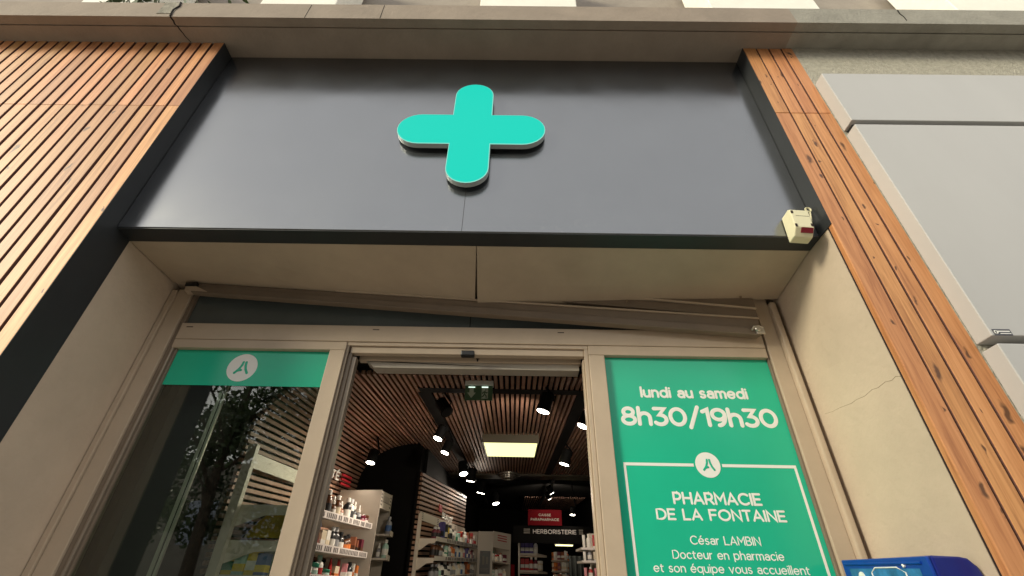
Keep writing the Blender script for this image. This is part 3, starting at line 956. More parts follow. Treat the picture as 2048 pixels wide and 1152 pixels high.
# ------------------------------------------------------------------ crooked shutter rail
shu = thing("roller_shutter", (-0.2, YB - 0.05, 2.9), "brown beige roller shutter hanging crooked under the entrance soffit", "roller shutter")
YR0, YR1 = 0.537, 0.575
def rail(xa, za0, za1, xb, zb0, zb1, y0, y1, m_, name):
    return MB().hexa([(xa, y0, za0), (xb, y0, zb0), (xb, y1, zb0), (xa, y1, za0), (xa, y0, za1), (xb, y0, zb1), (xb, y1, zb1), (xa, y1, za1)]).build(name, m_, shu, bevel=0.003)
rail(-1.790, 3.009, 3.016, 1.262, 2.792, 2.799, YR0 - 0.005, YR1, M['shutter'], "bottom_lip")
rail(-1.790, 3.0165, 3.048, 1.275, 2.7995, 2.838, YR0, YR1, M['shutter'], "bottom_rail")
rail(-1.780, 3.0485, 3.075, 1.283, 2.8385, 2.894, YR0 + 0.008, YR1, M['shutter'], "curtain")
rail(-1.0, 3.032, 3.041, 1.286, 2.8945, 2.9035, YR0, YR1, M['frame'], "curtain_rib")
rail(-0.2, 3.030, 3.075, 1.290, 2.904, 2.957, YR0 + 0.010, YR1, M['shutter'], "curtain")
rail(0.4, 3.040, 3.048, 1.292, 2.9575, 2.967, YR0, YR1, M['frame'], "curtain_rib")
rail(0.6, 3.03, 3.07, 1.295, 2.9675, 3.03, YR0 + 0.012, YR1, M['shutter'], "curtain")
mb = MB()
mb.lathe([(0.017, 0), (0.017, 0.018), (0.012, 0.022)], (1.252, YR0, 2.824), 14, axis=(0, -1, 0))
mb.box(1.243, 1.287, YR0 - 0.012, YR0 + 0.0, 2.796, 2.842)
mb.tube([(1.22, YR0 - 0.012, 2.815), (1.235, YR0 - 0.016, 2.835), (1.26, YR0 - 0.016, 2.838), (1.28, YR0 - 0.012, 2.830)], 0.006, 8)
mb.build("bracket", M['alu'], shu, bevel=0.002)
mb = MB()
mb.box(-1.835, -1.772, YR0 - 0.01, YR1, 3.047, 3.068)
mb.build("end_bracket", M['blackpl'], shu)
MB().hexa([(-1.83, YR0 - 0.004, 3.018), (-1.70, YR0 - 0.004, 3.012), (-1.70, YR1, 3.012), (-1.83, YR1, 3.018), (-1.83, YR0 - 0.004, 3.045), (-1.77, YR0 - 0.004, 3.045), (-1.77, YR1, 3.045), (-1.83, YR1, 3.045)]).build("end_cap", M['frame'], shu)

# ------------------------------------------------------------------ automatic door
dr = thing("automatic_door", (-0.25, YB, 0), "open automatic sliding doorway with bronze jamb profiles and beige header", "door")
def dbar(x0, x1, y0, y1, z0, z1, m_, name, bev=0.002):
    return MB().box(x0, x1, y0, y1, z0, z1).build(name, m_, dr, bevel=bev)
dbar(-0.8825, 0.3745, YB + 0.008, YB + 0.05, 2.727, 2.7465, M['frame'], "header")
dbar(-0.862, 0.354, YB + 0.020, YB + 0.055, 2.690, 2.7265, M['frame'], "header")
dbar(-0.8825, -0.8685, YB + 0.008, YB + 0.05, 0, 2.7265, M['frame_dark'], "jamb")
dbar(-0.868, -0.8505, YB + 0.022, YB + 0.06, 0, 2.6895, M['frame_dark'], "jamb")
dbar(-0.850, -0.829, YB + 0.034, YB + 0.075, 0, 2.675, M['jamb'], "jamb")
dbar(0.3545, 0.3745, YB + 0.008, YB + 0.05, 0, 2.7265, M['frame'], "jamb")
dbar(0.3465, 0.354, YB + 0.030, YB + 0.075, 0, 2.675, M['frame'], "jamb")
dbar(-0.828, 0.346, YB + 0.075, YB + 0.11, 2.675, 2.735, M['frame'], "operator_beam", 0.004)
mb = MB()
mb.prism([(-0.79, 0, 2.678), (-0.745, 0, 2.640), (0.334, 0, 2.640), (0.334, 0, 2.6745), (-0.79, 0, 2.6745)], (0, YB + 0.085, 0), (0, YB + 0.16, 0))
mb.build("operator_cover", M['cabinet'], dr, bevel=0.003)
MB().box(-0.282, -0.212, YB - 0.016, YB + 0.0195, 2.668, 2.698).build("motion_sensor", M['blackpl'], dr, bevel=0.006)
mb = MB()
mb.box(-0.205, -0.197, YB + 0.073, YB + 0.0749, 2.678, 2.693)
mb.box(-0.21, -0.192, YB + 0.073, YB + 0.0749, 2.691, 2.6955)
mb.build("latch", M['blackpl'], dr)
# parked door leaf behind the left glass
lf_ = thing("door_leaf", (-1.15, 0.68, 0), "parked glass door leaf with slim metal stile behind the left window", "door leaf")
MB().box(-1.500, -1.483, 0.665, 0.678, 0.02, 2.62).build("stile", M['alu'], lf_, bevel=0.002)
MB().box(-1.4825, -1.477, 0.668, 0.676, 0.02, 2.62).build("seal", M['blackpl'], lf_)
MB().box(-1.4765, -1.465, 0.665, 0.678, 0.02, 2.62).build("stile", M['alu'], lf_, bevel=0.002)
dp = tag(MB().box(-1.765, -1.530, 0.74, 0.76, 0.02, 2.70).build("display_board", M['brown_board'], bevel=0.004), "tall black board standing behind the left shop window", "board")

# ------------------------------------------------------------------ blue machine on the right reveal
vm = thing("vending_machine", (1.37, 0.3, 1.0), "blue wall machine with a picture panel on the right reveal", "vending machine")
mb = MB()
x0, x1, y0, y1, zt = 1.300, 1.440, 0.083, 0.535, 1.752
def zt_(y):
    return 1.746 + 0.075 * (y - y0)
mb.prism([(x0, 0, 1.0), (x1, 0, 1.0), (x1, 0, 1.690), (x1 - 0.008, 0, 1.722), (x1 - 0.028, 0, 1.744), (x1 - 0.05, 0, 1.748), (x0, 0, 1.750)], (0, y0, 0), (0, y1, 0.03))
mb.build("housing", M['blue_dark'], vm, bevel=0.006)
# framed front towards the street side
fp = MB()
fp.hexa([(x0 - 0.012, y0 + 0.004, 1.0), (x0 - 0.001, y0 + 0.004, 1.0), (x0 - 0.001, y1, 1.0), (x0 - 0.012, y1, 1.0), (x0 - 0.012, y0 + 0.004, 1.748), (x0 - 0.001, y0 + 0.004, 1.748), (x0 - 0.001, y1, 1.780), (x0 - 0.012, y1, 1.780)])
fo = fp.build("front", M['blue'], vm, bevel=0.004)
MB().tube([(x0 - 0.014, y0 + 0.035, 1.732), (x0 - 0.014, y1 - 0.02, 1.764)], 0.0045, 8).build("moulding", M['blue'], fo)
MB().hexa([(x0 - 0.0135, y0 + 0.05, 1.1), (x0 - 0.0122, y0 + 0.05, 1.1), (x0 - 0.0122, y1 - 0.04, 1.1), (x0 - 0.0135, y1 - 0.04, 1.1), (x0 - 0.0135, y0 + 0.05, 1.718), (x0 - 0.0122, y0 + 0.05, 1.718), (x0 - 0.0122, y1 - 0.04, 1.748), (x0 - 0.0135, y1 - 0.04, 1.748)]).build("picture", M['blue_pic'], vm)
mb = MB()
xf = x0 - 0.0145
mb.tube([(xf, 0.37, 1.60), (xf, 0.37, 1.725), (xf, 0.345, 1.738), (xf, 0.235, 1.730), (xf, 0.200, 1.712), (xf, 0.200, 1.60)], 0.0023, 6)
mb.lathe([(0.018, 0), (0.018, 0.002)], (x0 - 0.0138, 0.432, 1.715), 18, axis=(-1, 0, 0))
mb.tube([(xf, 0.20, 1.735), (xf, 0.196, 1.727)], 0.005, 6)
mb.build("picture_print", M['vinyl_white'], vm)

# ------------------------------------------------------------------ interior: slatted ceiling running down the left wall
K = 0.109
def ceil_z(y):
    return 2.95 + K * (y - 1.43)
def slat(mb, x0, z0, nx, nz, y0, y1, w=0.0225, t=0.03):
    """a slat along the depth; (x0,z0) its middle at y=1.43, (nx,nz) the outward (room side) normal"""
    tx, tz = -nz, nx
    vs = []
    for y in (y0, y1):
        dz = K * (y - 1.43)
        for a, b in ((-w / 2, 0), (w / 2, 0), (w / 2, -t), (-w / 2, -t)):
            vs.append((x0 + tx * a + nx * b, y, z0 + tz * a + nz * b + dz))
    mb.add(vs, [(0, 1, 2, 3), (7, 6, 5, 4), (0, 4, 5, 1), (1, 5, 6, 2), (2, 6, 7, 3), (3, 7, 4, 0)])
mb = MB()
x = 1.70
while x > -1.10:
    segs = [(1.43, 2.73), (2.734, 6.03)]
    for a, b in segs:
        slat(mb, x, 2.95, 0, -1, a, b - 0.0)
    x -= 0.04
RX, RZ, YE = 0.59, 0.45, 3.843
L_arc, th, steps = 0.0, 0.0, []
while th < pi / 2:
    steps.append(th)
    th += 0.04 / math.hypot(RX * cos(th), RZ * sin(th))
for th in steps:
    px_, pz_ = -1.11 - RX * sin(th), 2.95 - RZ * (1 - cos(th))
    nn = Vector((RZ * sin(th), -RX * cos(th))).normalized()
    slat(mb, px_, pz_, nn.x, nn.y, 1.43, YE)
z = 2.95 - RZ - 0.02
while z > 1.2:
    slat(mb, -1.70, z, 1, 0, 1.43, YE)
    z -= 0.04
tag(mb.build("slat_ceiling", M['slat_in']), "brown wooden slat ceiling that curves down the left shop wall", "slat ceiling")
mb = MB()
x = 0.26
while x < 1.60:
    slat(mb, x, 2.95, 0, -1, 9.6, 13.2)
    x += 0.05
tag(mb.build("slat_ceiling", M['slat_in']), "small far patch of slat ceiling above the red sign", "slat ceiling")

# ------------------------------------------------------------------ lighting track, spots, panel light
trk = thing("lighting_track", (0, 1.8, 2.98), "black lighting track frame set in the slat ceiling", "lighting track")
mb = MB()
def ramp_box(mb, x0, x1, y0, y1, d0, d1):
    mb.hexa([(x0, y0, ceil_z(y0) - d1), (x1, y0, ceil_z(y0) - d1), (x1, y1, ceil_z(y1) - d1), (x0, y1, ceil_z(y1) - d1),
             (x0, y0, ceil_z(y0) - d0), (x1, y0, ceil_z(y0) - d0), (x1, y1, ceil_z(y1) - d0), (x0, y1, ceil_z(y1) - d0)])
ramp_box(mb, -0.725, 1.6, 1.715, 1.83, -0.035, 0.003)
mb.build("cross_rail", M['lamp_black'], trk)
mb = MB()
ramp_box(mb, -0.745, -0.645, 1.831, 6.06, -0.035, 0.003)
mb.build("side_rail", M['lamp_black'], trk)
mb = MB()
ramp_box(mb, 0.475, 0.575, 1.831, 6.06, -0.035, 0.003)
mb.build("side_rail", M['lamp_black'], trk)
mb = MB()
ramp_box(mb, -0.62, -0.585, 6.1, 10.0, 0.06, 0.10)
ramp_box(mb, 0.60, 0.635, 6.1, 10.0, 0.06, 0.10)
mb.build("rear_rail", M['blackpl'], trk)

def spot(loc, axis, label, lit=True, power=16.0, size=0.045, aim=None):
    e = thing("track_spotlight", loc, label, "spotlight", "black track spotlights")
    ax = Vector(axis).normalized()
    c = Vector(loc)
    size = size * 0.92
    L = size * 2.9
    mb = MB()
    mb.lathe([(size * 0.98, 0.004), (size * 1.06, 0.004), (size * 1.06, L * 0.35), (size * 1.0, L * 0.36), (size * 1.0, L * 0.94), (size * .85, L)], c, 20, axis=ax)
    mb.build("head", M['lamp_black'], e, smooth=False)
    top = c + ax * L * 0.6
    zc = ceil_z(top.y) - 0.002
    mb = MB()
    mb.tube([top + Vector((size * 1.05, 0, 0)), top + Vector((size * 1.25, 0, 0.03)), (top.x, top.y, max(zc, top.z + 0.02))], 0.008, 8)
    mb.build("arm", M['lamp_black'], e)
    mb = MB()
    mb.lathe([(size * 0.9, 0.003), (size * 0.88, -0.001), (size * 0.5, -0.004)], c, 20, axis=ax)
    mb.build("lens", M['lamp_disc'] if lit else M['blackpl'], e)
    if lit:
        ld = bpy.data.lights.new("spot_beam", 'SPOT')
        ld.energy = power
        ld.spot_size = radians(105)
        ld.spot_blend = 0.7
        ld.shadow_soft_size = 0.04
        ld.color = (1.0, 0.86, 0.70)
        lo = bpy.data.objects.new("spot_beam", ld)
        COL.objects.link(lo)
        lo.parent = e
        d = -ax if aim is None else (Vector(aim) - c).normalized()
        lo.location = d * 0.02
        lo.rotation_euler = d.to_track_quat('-Z', 'Y').to_euler()
P0 = 32.0
spot((-0.50, 1.80, 2.825), (-0.5, 0.35, 0.75), "unlit black spotlight left of the exit sign", lit=False, size=0.05)
spot((-0.66, 2.47, 2.84), (0.35, 0.12, 1), "lit spotlight on the left rail, nearest the door of its row", aim=(-1.5, 2.2, 1.95), power=P0 * 0.8)
spot((-0.68, 3.12, 2.91), (0.30, 0.1, 1), "lit spotlight on the left rail, just below the first", aim=(-1.35, 2.6, 2.0), power=P0)
spot((-1.42, 3.22, 2.828), (0.1, 0.1, 1), "lit spotlight low by the curved end of the slats", size=0.05, power=P0 * .5, aim=(-1.4, 2.8, 2.0))
spot((-0.63, 4.60, 3.08), (-0.2, 0.2, 1), "lit spotlight hanging at the far edge of the slat ceiling", size=0.06, power=P0 * .14, aim=(-0.2, 5.4, 2.0))
spot((-0.60, 5.26, 3.15), (0.15, -0.2, 1), "lit spotlight in the dark, first beyond the slat ceiling", size=0.065, power=P0 * .14, aim=(-0.6, 5.2, 2.2))
spot((-0.54, 6.68, 3.30), (0.2, -0.2, 1), "lit spotlight in the dark, middle of the receding row", size=0.075, power=P0 * .9, aim=(-0.75, 5.0, 2.0))
spot((-0.35, 8.64, 3.52), (-0.2, 0.1, 1), "lit spotlight farthest back in the left row", size=0.08, power=P0 * 2, aim=(0.4, 8.2, 2.2))
spot((0.20, 1.66, 2.79), (0.30, -0.1, 1), "large bright spotlight right of the exit sign", size=0.052, power=P0 * 1.1, aim=(-0.3, 3.0, 2.6))
spot((0.51, 1.92, 2.78), (0.45, 0.0, 1), "lit spotlight half hidden by the right door post", power=P0, aim=(0.6, 3.2, 2.1))
spot((0.54, 3.67, 2.97), (0.30, -0.1, 1), "lit spotlight on the right rail beyond the panel light", size=0.06, power=P0, aim=(0.6, 3.2, 2.1))
spot((0.61, 6.48, 3.28), (-0.5, -0.5, 0.8), "small tilted spotlight above the far slats, upper one", size=0.045, power=P0 * .12, aim=(0.5, 7.6, 2.2))
spot((0.64, 7.44, 3.39), (-0.5, -0.5, 0.8), "small tilted spotlight above the far slats, lower one", size=0.045, power=P0 * 2.2, aim=(0.9, 10.2, 3.8))
spot((0.961, 6.8, 3.019), (0.1, 0, 1), "lit spotlight right of the red sign", size=0.045, power=P0 * .12, aim=(0.8, 6.2, 1.6))

pn = thing("panel_light", (-0.04, 3.65, 3.15), "yellow white lit panel lamp under the slat ceiling", "ceiling lamp")
def slope_frame(mb, x0, x1, y0, y1, d0, d1):
    ramp_box(mb, x0, x1, y0, y1, d0, d1)
mb = MB()
slope_frame(mb, -0.330, 0.250, 3.26, 4.06, -0.02, 0.084)
mb.build("housing", M['olive'], pn)
mb = MB()
slope_frame(mb, -0.312, 0.234, 3.275, 4.045, 0.0845, 0.088)
mb.build("diffuser", M['lamp_panel'], pn)

# ceiling vents at the end of the slats
vt = thing("ceiling_vent", (-0.1, 5.95, 3.4), "round metal ceiling vent at the far end of the slats", "vent")
mb = MB()
for rr, dz in ((0.155, 0.0), (0.12, -0.025), (0.085, -0.045)):
    c = Vector((-0.09, 5.9, ceil_z(5.9) - 0.035 + dz))
    mb.tube([c + Vector((rr * cos(t), rr * sin(t), 0)) for t in [2 * pi * i / 24 for i in range(25)]], 0.014, 6)
mb.build("ring", M['alu'], vt)
MB().lathe([(0.05, 0), (0.06, 0.04)], (-0.09, 5.9, ceil_z(5.9) - 0.09), 20).build("core", M['olive'], vt)
mb = MB()
ramp_box(mb, -1.02, 1.70, 6.04, 6.5, -0.03, 0.02)
tag(mb.build("ceiling_beam", M['olive']), "dark brown ceiling strip behind the slat ceiling", "beam")
gv = thing("ceiling_vent", (0.05, 6.2, 3.45), "black rectangular air grille in the dark ceiling strip", "vent")
mb = MB()
ramp_box(mb, -0.1, 0.42, 6.12, 6.42, 0.021, 0.03)
mb.build("grille", M['blackpl'], gv)

# exit sign
ex = thing("exit_sign", (-0.256, 1.55, 2.82), "green emergency exit sign with arrow and running figure hung from the ceiling", "exit sign")
MB().box(-0.356, -0.156, 1.535, 1.585, 2.932, 2.966).build("housing", M['vinyl_white'], ex, bevel=0.003)
MB().box(-0.353, -0.159, 1.548, 1.556, 2.823, 2.9315).build("face", M['exit_green'], ex)
mb = MB()
fn = plane_y(1.5478)
mb.prism([(-0.322, 0, 2.915), (-0.292, 0, 2.915), (-0.292, 0, 2.878), (-0.277, 0, 2.878), (-0.307, 0, 2.838), (-0.337, 0, 2.878), (-0.322, 0, 2.878)], (0, 1.5479, 0), (0, 1.5465, 0))
mb.build("arrow", M['exit_pic'], ex)
mb = MB()
mb.box(-0.236, -0.191, 1.5467, 1.5479, 2.835, 2.915)
mb.build("doorway_pictogram", M['exit_pic'], ex)
mb = MB()
ff = plane_y(1.5466)
for s_ in ([(-0.212, 0.02 + 2.87), (-0.216, 2.868)], [(-0.216, 2.868), (-0.204, 2.857), (-0.202, 2.842)], [(-0.216, 2.868), (-0.224, 2.852), (-0.233, 2.846)], [(-0.213, 2.885), (-0.203, 2.876), (-0.197, 2.880)], [(-0.213, 2.885), (-0.226, 2.880), (-0.229, 2.872)], [(-0.208, 2.899), (-0.2075, 2.900)]):
    stroke(mb, s_, 0.008, 0, ff, 0.0012)
mb.build("running_figure", M['exit_green'], ex)
mb = MB()
mb.box(-0.330, -0.284, 1.5455, 1.5464, 2.915, 2.9215)
mb.box(-0.236, -0.191, 1.5455, 1.5464, 2.9155, 2.9235)
mb.build("glow", M['exit_glow'], ex)

# ------------------------------------------------------------------ shelving and goods
CUBE = {}
def gear(key, fnc):
    if key not in CUBE:
        CUBE[key] = fnc()
    return CUBE[key]
def mesh_of(mb, name, m_, smooth=True):
    me = bpy.data.meshes.new(name)
    me.from_pydata(mb.v, [], mb.f)
    me.materials.append(m_)
    if smooth:
        me.polygons.foreach_set("use_smooth", [True] * len(me.polygons))
        try:
            me.set_sharp_from_angle(angle=radians(35))
        except Exception:
            pass
    return me
def bottle_parts():
    return (('body', mesh_of(MB().lathe([(0.030, 0), (0.032, 0.006), (0.032, 0.095), (0.026, 0.112), (0.013, 0.122), (0.013, 0.128)]), 'body', M['prod'])),
            ('cap', mesh_of(MB().lathe([(0.017, 0.1285), (0.017, 0.155), (0.014, 0.158)]), 'cap', M['prod'])),
            ('sticker', mesh_of(MB().lathe([(0.0326, 0.025), (0.0326, 0.078)]), 'sticker', M['prod_matt'])))
def dropper_parts():
    return (('body', mesh_of(MB().lathe([(0.026, 0), (0.027, 0.005), (0.027, 0.070), (0.020, 0.082), (0.012, 0.086), (0.012, 0.092)]), 'body', M['prod'])),
            ('cap', mesh_of(MB().lathe([(0.015, 0.0925), (0.015, 0.112), (0.009, 0.116), (0.009, 0.140), (0.005, 0.146)]), 'cap', M['prod'])),
            ('sticker', mesh_of(MB().lathe([(0.0275, 0.015), (0.0275, 0.058)]), 'sticker', M['prod_matt'])))
def jar_parts():
    return (('body', mesh_of(MB().lathe([(0.036, 0), (0.039, 0.006), (0.039, 0.075), (0.035, 0.082)]), 'body', M['prod'])),
            ('lid', mesh_of(MB().lathe([(0.040, 0.0825), (0.041, 0.086), (0.041, 0.108), (0.038, 0.112)]), 'lid', M['prod'])),
            ('sticker', mesh_of(MB().lathe([(0.0396, 0.018), (0.0396, 0.062)]), 'sticker', M['prod_matt'])))
def box_parts():
    return (('carton', mesh_of(MB().box(-0.028, 0.028, -0.022, 0.022, 0, 0.135), 'carton', M['prod_matt'], False)),
            ('print_band', mesh_of(MB().box(-0.0284, 0.0284, -0.0224, 0.0224, 0.030, 0.070), 'print_band', M['prod_matt'], False)))
def tube_parts():
    def tb():
        mb = MB()
        rings = [(0.020, 0.018, 0.020), (0.021, 0.019, 0.05), (0.022, 0.012, 0.10), (0.023, 0.003, 0.145)]
        n = 12
        vs = [(rx * cos(2 * pi * i / n), ry * sin(2 * pi * i / n), z) for rx, ry, z in rings for i in range(n)]
        fs = [(k * n + i, k * n + (i + 1) % n, (k + 1) * n + (i + 1) % n, (k + 1) * n + i) for k in range(3) for i in range(n)]
        fs += [tuple(range(n))[::-1], tuple(range(3 * n, 4 * n))]
        return mb.add(vs, fs)
    return (('body', mesh_of(tb(), 'body', M['prod'])), ('cap', mesh_of(MB().lathe([(0.017, 0), (0.018, 0.0195)]), 'cap', M['prod'])))
KINDS = {'bottle': bottle_parts, 'dropper bottle': dropper_parts, 'jar': jar_parts, 'carton': box_parts, 'tube': tube_parts}
HUE = {'white': (0.72, 0.69, 0.63), 'cream': (0.66, 0.56, 0.40), 'black': (0.012, 0.012, 0.014), 'brown': (0.10, 0.035, 0.012), 'blue': (0.06, 0.13, 0.30), 'red': (0.42, 0.02, 0.02),
       'orange': (0.62, 0.17, 0.03), 'green': (0.03, 0.22, 0.13), 'silver': (0.55, 0.55, 0.55), 'purple': (0.08, 0.06, 0.22), 'yellow': (0.70, 0.52, 0.04), 'pink': (0.60, 0.24, 0.26), 'copper': (0.28, 0.09, 0.04), 'mint': (0.36, 0.55, 0.46), 'grey': (0.25, 0.25, 0.26), 'wine': (0.13, 0.012, 0.03)}
def goods(kind, c1, c2, c3, pos, rot, s, label, cat, group, sz=1.0, simple=False):
    parts = gear(kind, KINDS[kind])
    nm = kind.replace(' ', '_')
    e = thing(nm, pos, label, cat, group)
    e.rotation_euler = (0, 0, rot)
    e.scale = (s, s, s * sz)
    for (pn_, me), c in zip(parts, (c1, c2, c3)):
        o = bpy.data.objects.new(pn_, me)
        o.color = (*HUE[c], 1)
        COL.objects.link(o)
        o.parent = e
ORD = ["first", "second", "third", "fourth", "fifth", "sixth", "seventh", "eighth", "ninth", "tenth", "eleventh", "twelfth", "thirteenth", "fourteenth", "fifteenth", "sixteenth", "seventeenth", "eighteenth", "nineteenth", "twentieth",
       "twenty-first", "twenty-second", "twenty-third", "twenty-fourth", "twenty-fifth", "twenty-sixth"]
def row(A, B, inward, specs, where, group, s=1.0, jit=0.006, rot0=0.0):
    """goods along the shelf edge A..B"""
    A, B, I = Vector(A), Vector(B), Vector(inward)
    n = len(specs)
    for i, (kind, c1, c2, c3, sz) in enumerate(specs):
        t = (i + 0.5) / n
        p_ = A.lerp(B, t) + I * (1 + random.uniform(-0.15, 0.25)) + Vector((0, random.uniform(-jit, jit), 0))
        tone = {'bottle': f"{c1} bottle with {c2} cap", 'dropper bottle': f"{c1} dropper bottle with {c2} top", 'jar': f"{c1} jar with {c2} lid", 'carton': f"{c1} carton with {c2} band", 'tube': f"{c1} tube standing on {c2} cap"}[kind]
        goods(kind, c1, c2, c3, p_, rot0 + random.uniform(-0.25, 0.25), s * random.uniform(0.94, 1.06), f"{tone}, {ORD[i]} on the {where}", kind.split()[-1], group, sz)

# --- gondola by the door (left wall)
gd = thing("shelf_unit", (-1.55, 2.3, 0), "white shelf unit against the slat wall just inside the door", "shelving")
MB().box(-1.668, -1.615, 1.40, 1.44, 0.0, 2.45).build("upright", M['shelfw'], gd)
def shelf_x(parent, xb, xf, y0, y1, z0, k, rail_h=0.045, teeth=True):
    """shelf board along the depth with brackets and price rail on its front edge"""
    zz = lambda y: z0 + k * (y - y0)
    mb = MB()
    mb.hexa([(xb, y0, zz(y0) - 0.02), (xf - 0.004, y0, zz(y0) - 0.02), (xf - 0.004, y1, zz(y1) - 0.02), (xb, y1, zz(y1) - 0.02), (xb, y0, zz(y0)), (xf - 0.004, y0, zz(y0)), (xf - 0.004, y1, zz(y1)), (xb, y1, zz(y1))])
    s_ = mb.build("shelf", M['shelfw'], parent)
    mb = MB()
    for y in (y0 - 0.002,):
        mb.prism([(xb, 0, zz(y) - 0.115), (xb + 0.06, 0, zz(y) - 0.10), (xb + 0.20, 0, zz(y) - 0.045), (xf - 0.02, 0, zz(y) - 0.04), (xf - 0.02, 0, zz(y) + 0.012), (xb, 0, zz(y) + 0.012)], (0, y, 0), (0, y - 0.006, 0))
    mb.build("bracket", M['shelfw'], s_)
    mb = MB()
    mb.hexa([(xf - 0.003, y0, zz(y0) - 0.015), (xf + 0.003, y0, zz(y0) - 0.015), (xf + 0.003, y1, zz(y1) - 0.015), (xf - 0.003, y1, zz(y1) - 0.015), (xf - 0.003, y0, zz(y0) + rail_h - 0.012), (xf + 0.003, y0, zz(y0) + rail_h - 0.012), (xf + 0.003, y1, zz(y1) + rail_h - 0.012), (xf - 0.003, y1, zz(y1) + rail_h - 0.012)])
    mb.build("price_rail", M['rail'], s_)
    if teeth:
        mb = MB()
        y = y0 + 0.03
        while y < y1 - 0.03:
            w = random.choice((0.018, 0.022, 0.026))
            mb.hexa([(xf + 0.0032, y, zz(y) - 0.008), (xf + 0.0042, y, zz(y) - 0.008), (xf + 0.0042, y + w, zz(y + w) - 0.008), (xf + 0.0032, y + w, zz(y + w) - 0.008),
                     (xf + 0.0032, y, zz(y) + 0.024), (xf + 0.0042, y, zz(y) + 0.024), (xf + 0.0042, y + w, zz(y + w) + 0.024), (xf + 0.0032, y + w, zz(y + w) + 0.024)])
            y += w + random.choice((0.014, 0.018, 0.05))
        mb.build("price_tag_print", M['tick'], s_)
    return zz
rows1 = []
for z0, k in ((2.093, 0.092), (1.905, 0.066), (1.735, 0.052), (1.56, 0.04)):
    rows1.append(shelf_x(gd, -1.66, -1.30, 1.45, 3.22, z0, k))
# header board over the shelf with dark print
hb = MB().hexa([(-1.662, 1.46, 2.325), (-1.655, 1.46, 2.325), (-1.655, 2.30, 2.405), (-1.662, 2.30, 2.405), (-1.662, 1.46, 2.415), (-1.655, 1.46, 2.415), (-1.655, 2.30, 2.497), (-1.662, 2.30, 2.497)]).build("header_board", M['shelfw'], gd)
lettering("lettering", "SANTÉ", 1.72, 2.05, 2.385, 2.425, lambda u, v, h: (-1.655 + h, u, v), M['tick'], hb, 0.14, 0.25, 0.001) if False else None
# SANTÉ sign on the slat wall
sg = thing("wall_sign", (-1.668, 2.8, 2.6), "white SANTÉ letters with red bars on the slat wall above the shelf", "sign")
lettering("lettering", "SANTÉ", 2.50, 3.12, 2.615, 2.695, lambda u, v, h: (-1.667 + h, u, v + 0.1 * (u - 2.95)), M['vinyl_white'], sg, 0.22, 0.30, 0.01)
mb = MB()
for k in range(3):
    za = 2.618 + 0.04 * k
    mb.hexa([(-1.668, 3.19, za), (-1.655, 3.19, za), (-1.655, 3.48, za + 0.03), (-1.668, 3.48, za + 0.03), (-1.668, 3.19, za + 0.02), (-1.655, 3.19, za + 0.02), (-1.655, 3.48, za + 0.05), (-1.668, 3.48, za + 0.05)])
mb.build("bars", M['red_ink'], sg)
B_, D_, J_, C_, T_ = 'bottle', 'dropper bottle', 'jar', 'carton', 'tube'
grp1 = "goods on the shelf unit by the door"
top_specs = [(C_, 'yellow', 'green', 'white', 1.2), (C_, 'yellow', 'white', 'white', 1.1), (C_, 'cream', 'blue', 'white', 1.1), (B_, 'brown', 'black', 'cream', 1.1), (D_, 'brown', 'white', 'cream', 1.0), (B_, 'brown', 'white', 'black', 1.15), (D_, 'brown', 'white', 'white', 1.0), (B_, 'brown', 'white', 'cream', 1.05), (D_, 'copper', 'white', 'white', .95), (B_, 'black', 'white', 'white', 1.1), (B_, 'white', 'silver', 'black', 1.1), (D_, 'black', 'white', 'white', 1.15), (D_, 'grey', 'white', 'black', 1.1), (J_, 'wine', 'wine', 'pink', .75), (J_, 'wine', 'brown', 'white', .8)]
mid_specs = [(C_, 'yellow', 'blue', 'white', 1.1), (C_, 'cream', 'green', 'white', 1.1), (J_, 'white', 'green', 'mint', 1.2), (J_, 'white', 'blue', 'white', 1.35), (J_, 'white', 'blue', 'red', 1.4), (C_, 'cream', 'white', 'white', .85), (C_, 'white', 'cream', 'white', .9), (B_, 'black', 'silver', 'white', 1.05), (B_, 'black', 'silver', 'grey', 1.0), (B_, 'black', 'black', 'white', .9), (B_, 'brown', 'black', 'orange', .8), (B_, 'brown', 'black', 'orange', .95), (C_, 'copper', 'brown', 'white', .95), (C_, 'copper', 'black', 'white', .9), (C_, 'wine', 'brown', 'white', .9)]
low_specs = [(C_, 'yellow', 'green', 'white', 1.2), (C_, 'blue', 'white', 'white', 1.1), (C_, 'white', 'red', 'white', .5), (J_, 'mint', 'green', 'white', 1.0), (C_, 'white', 'red', 'white', .55), (J_, 'white', 'green', 'mint', .9), (B_, 'white', 'mint', 'red', .95), (J_, 'mint', 'green', 'white', .6), (T_, 'red', 'white', 'red', 1.0), (C_, 'cream', 'orange', 'white', .7), (T_, 'red', 'red', 'red', 1.05), (C_, 'pink', 'white', 'white', .95), (B_, 'black', 'black', 'white', .85), (C_, 'white', 'orange', 'white', .95), (C_, 'orange', 'white', 'white', .9)]
for zz, sp, nm in ((rows1[0], top_specs, "top shelf by the door"), (rows1[1], mid_specs, "second shelf by the door"), (rows1[2], low_specs, "third shelf by the door")):
    row((-1.30, 1.50, zz(1.50)), (-1.30, 3.20, zz(3.20)), (-0.055, 0, 0), sp, nm, grp1, 1.0, rot0=pi / 2)
low2 = [(random.choice((B_, J_, C_, T_)), random.choice(('white', 'red', 'mint', 'orange')), random.choice(('white', 'green', 'blue')), 'white', .9) for _ in range(14)]
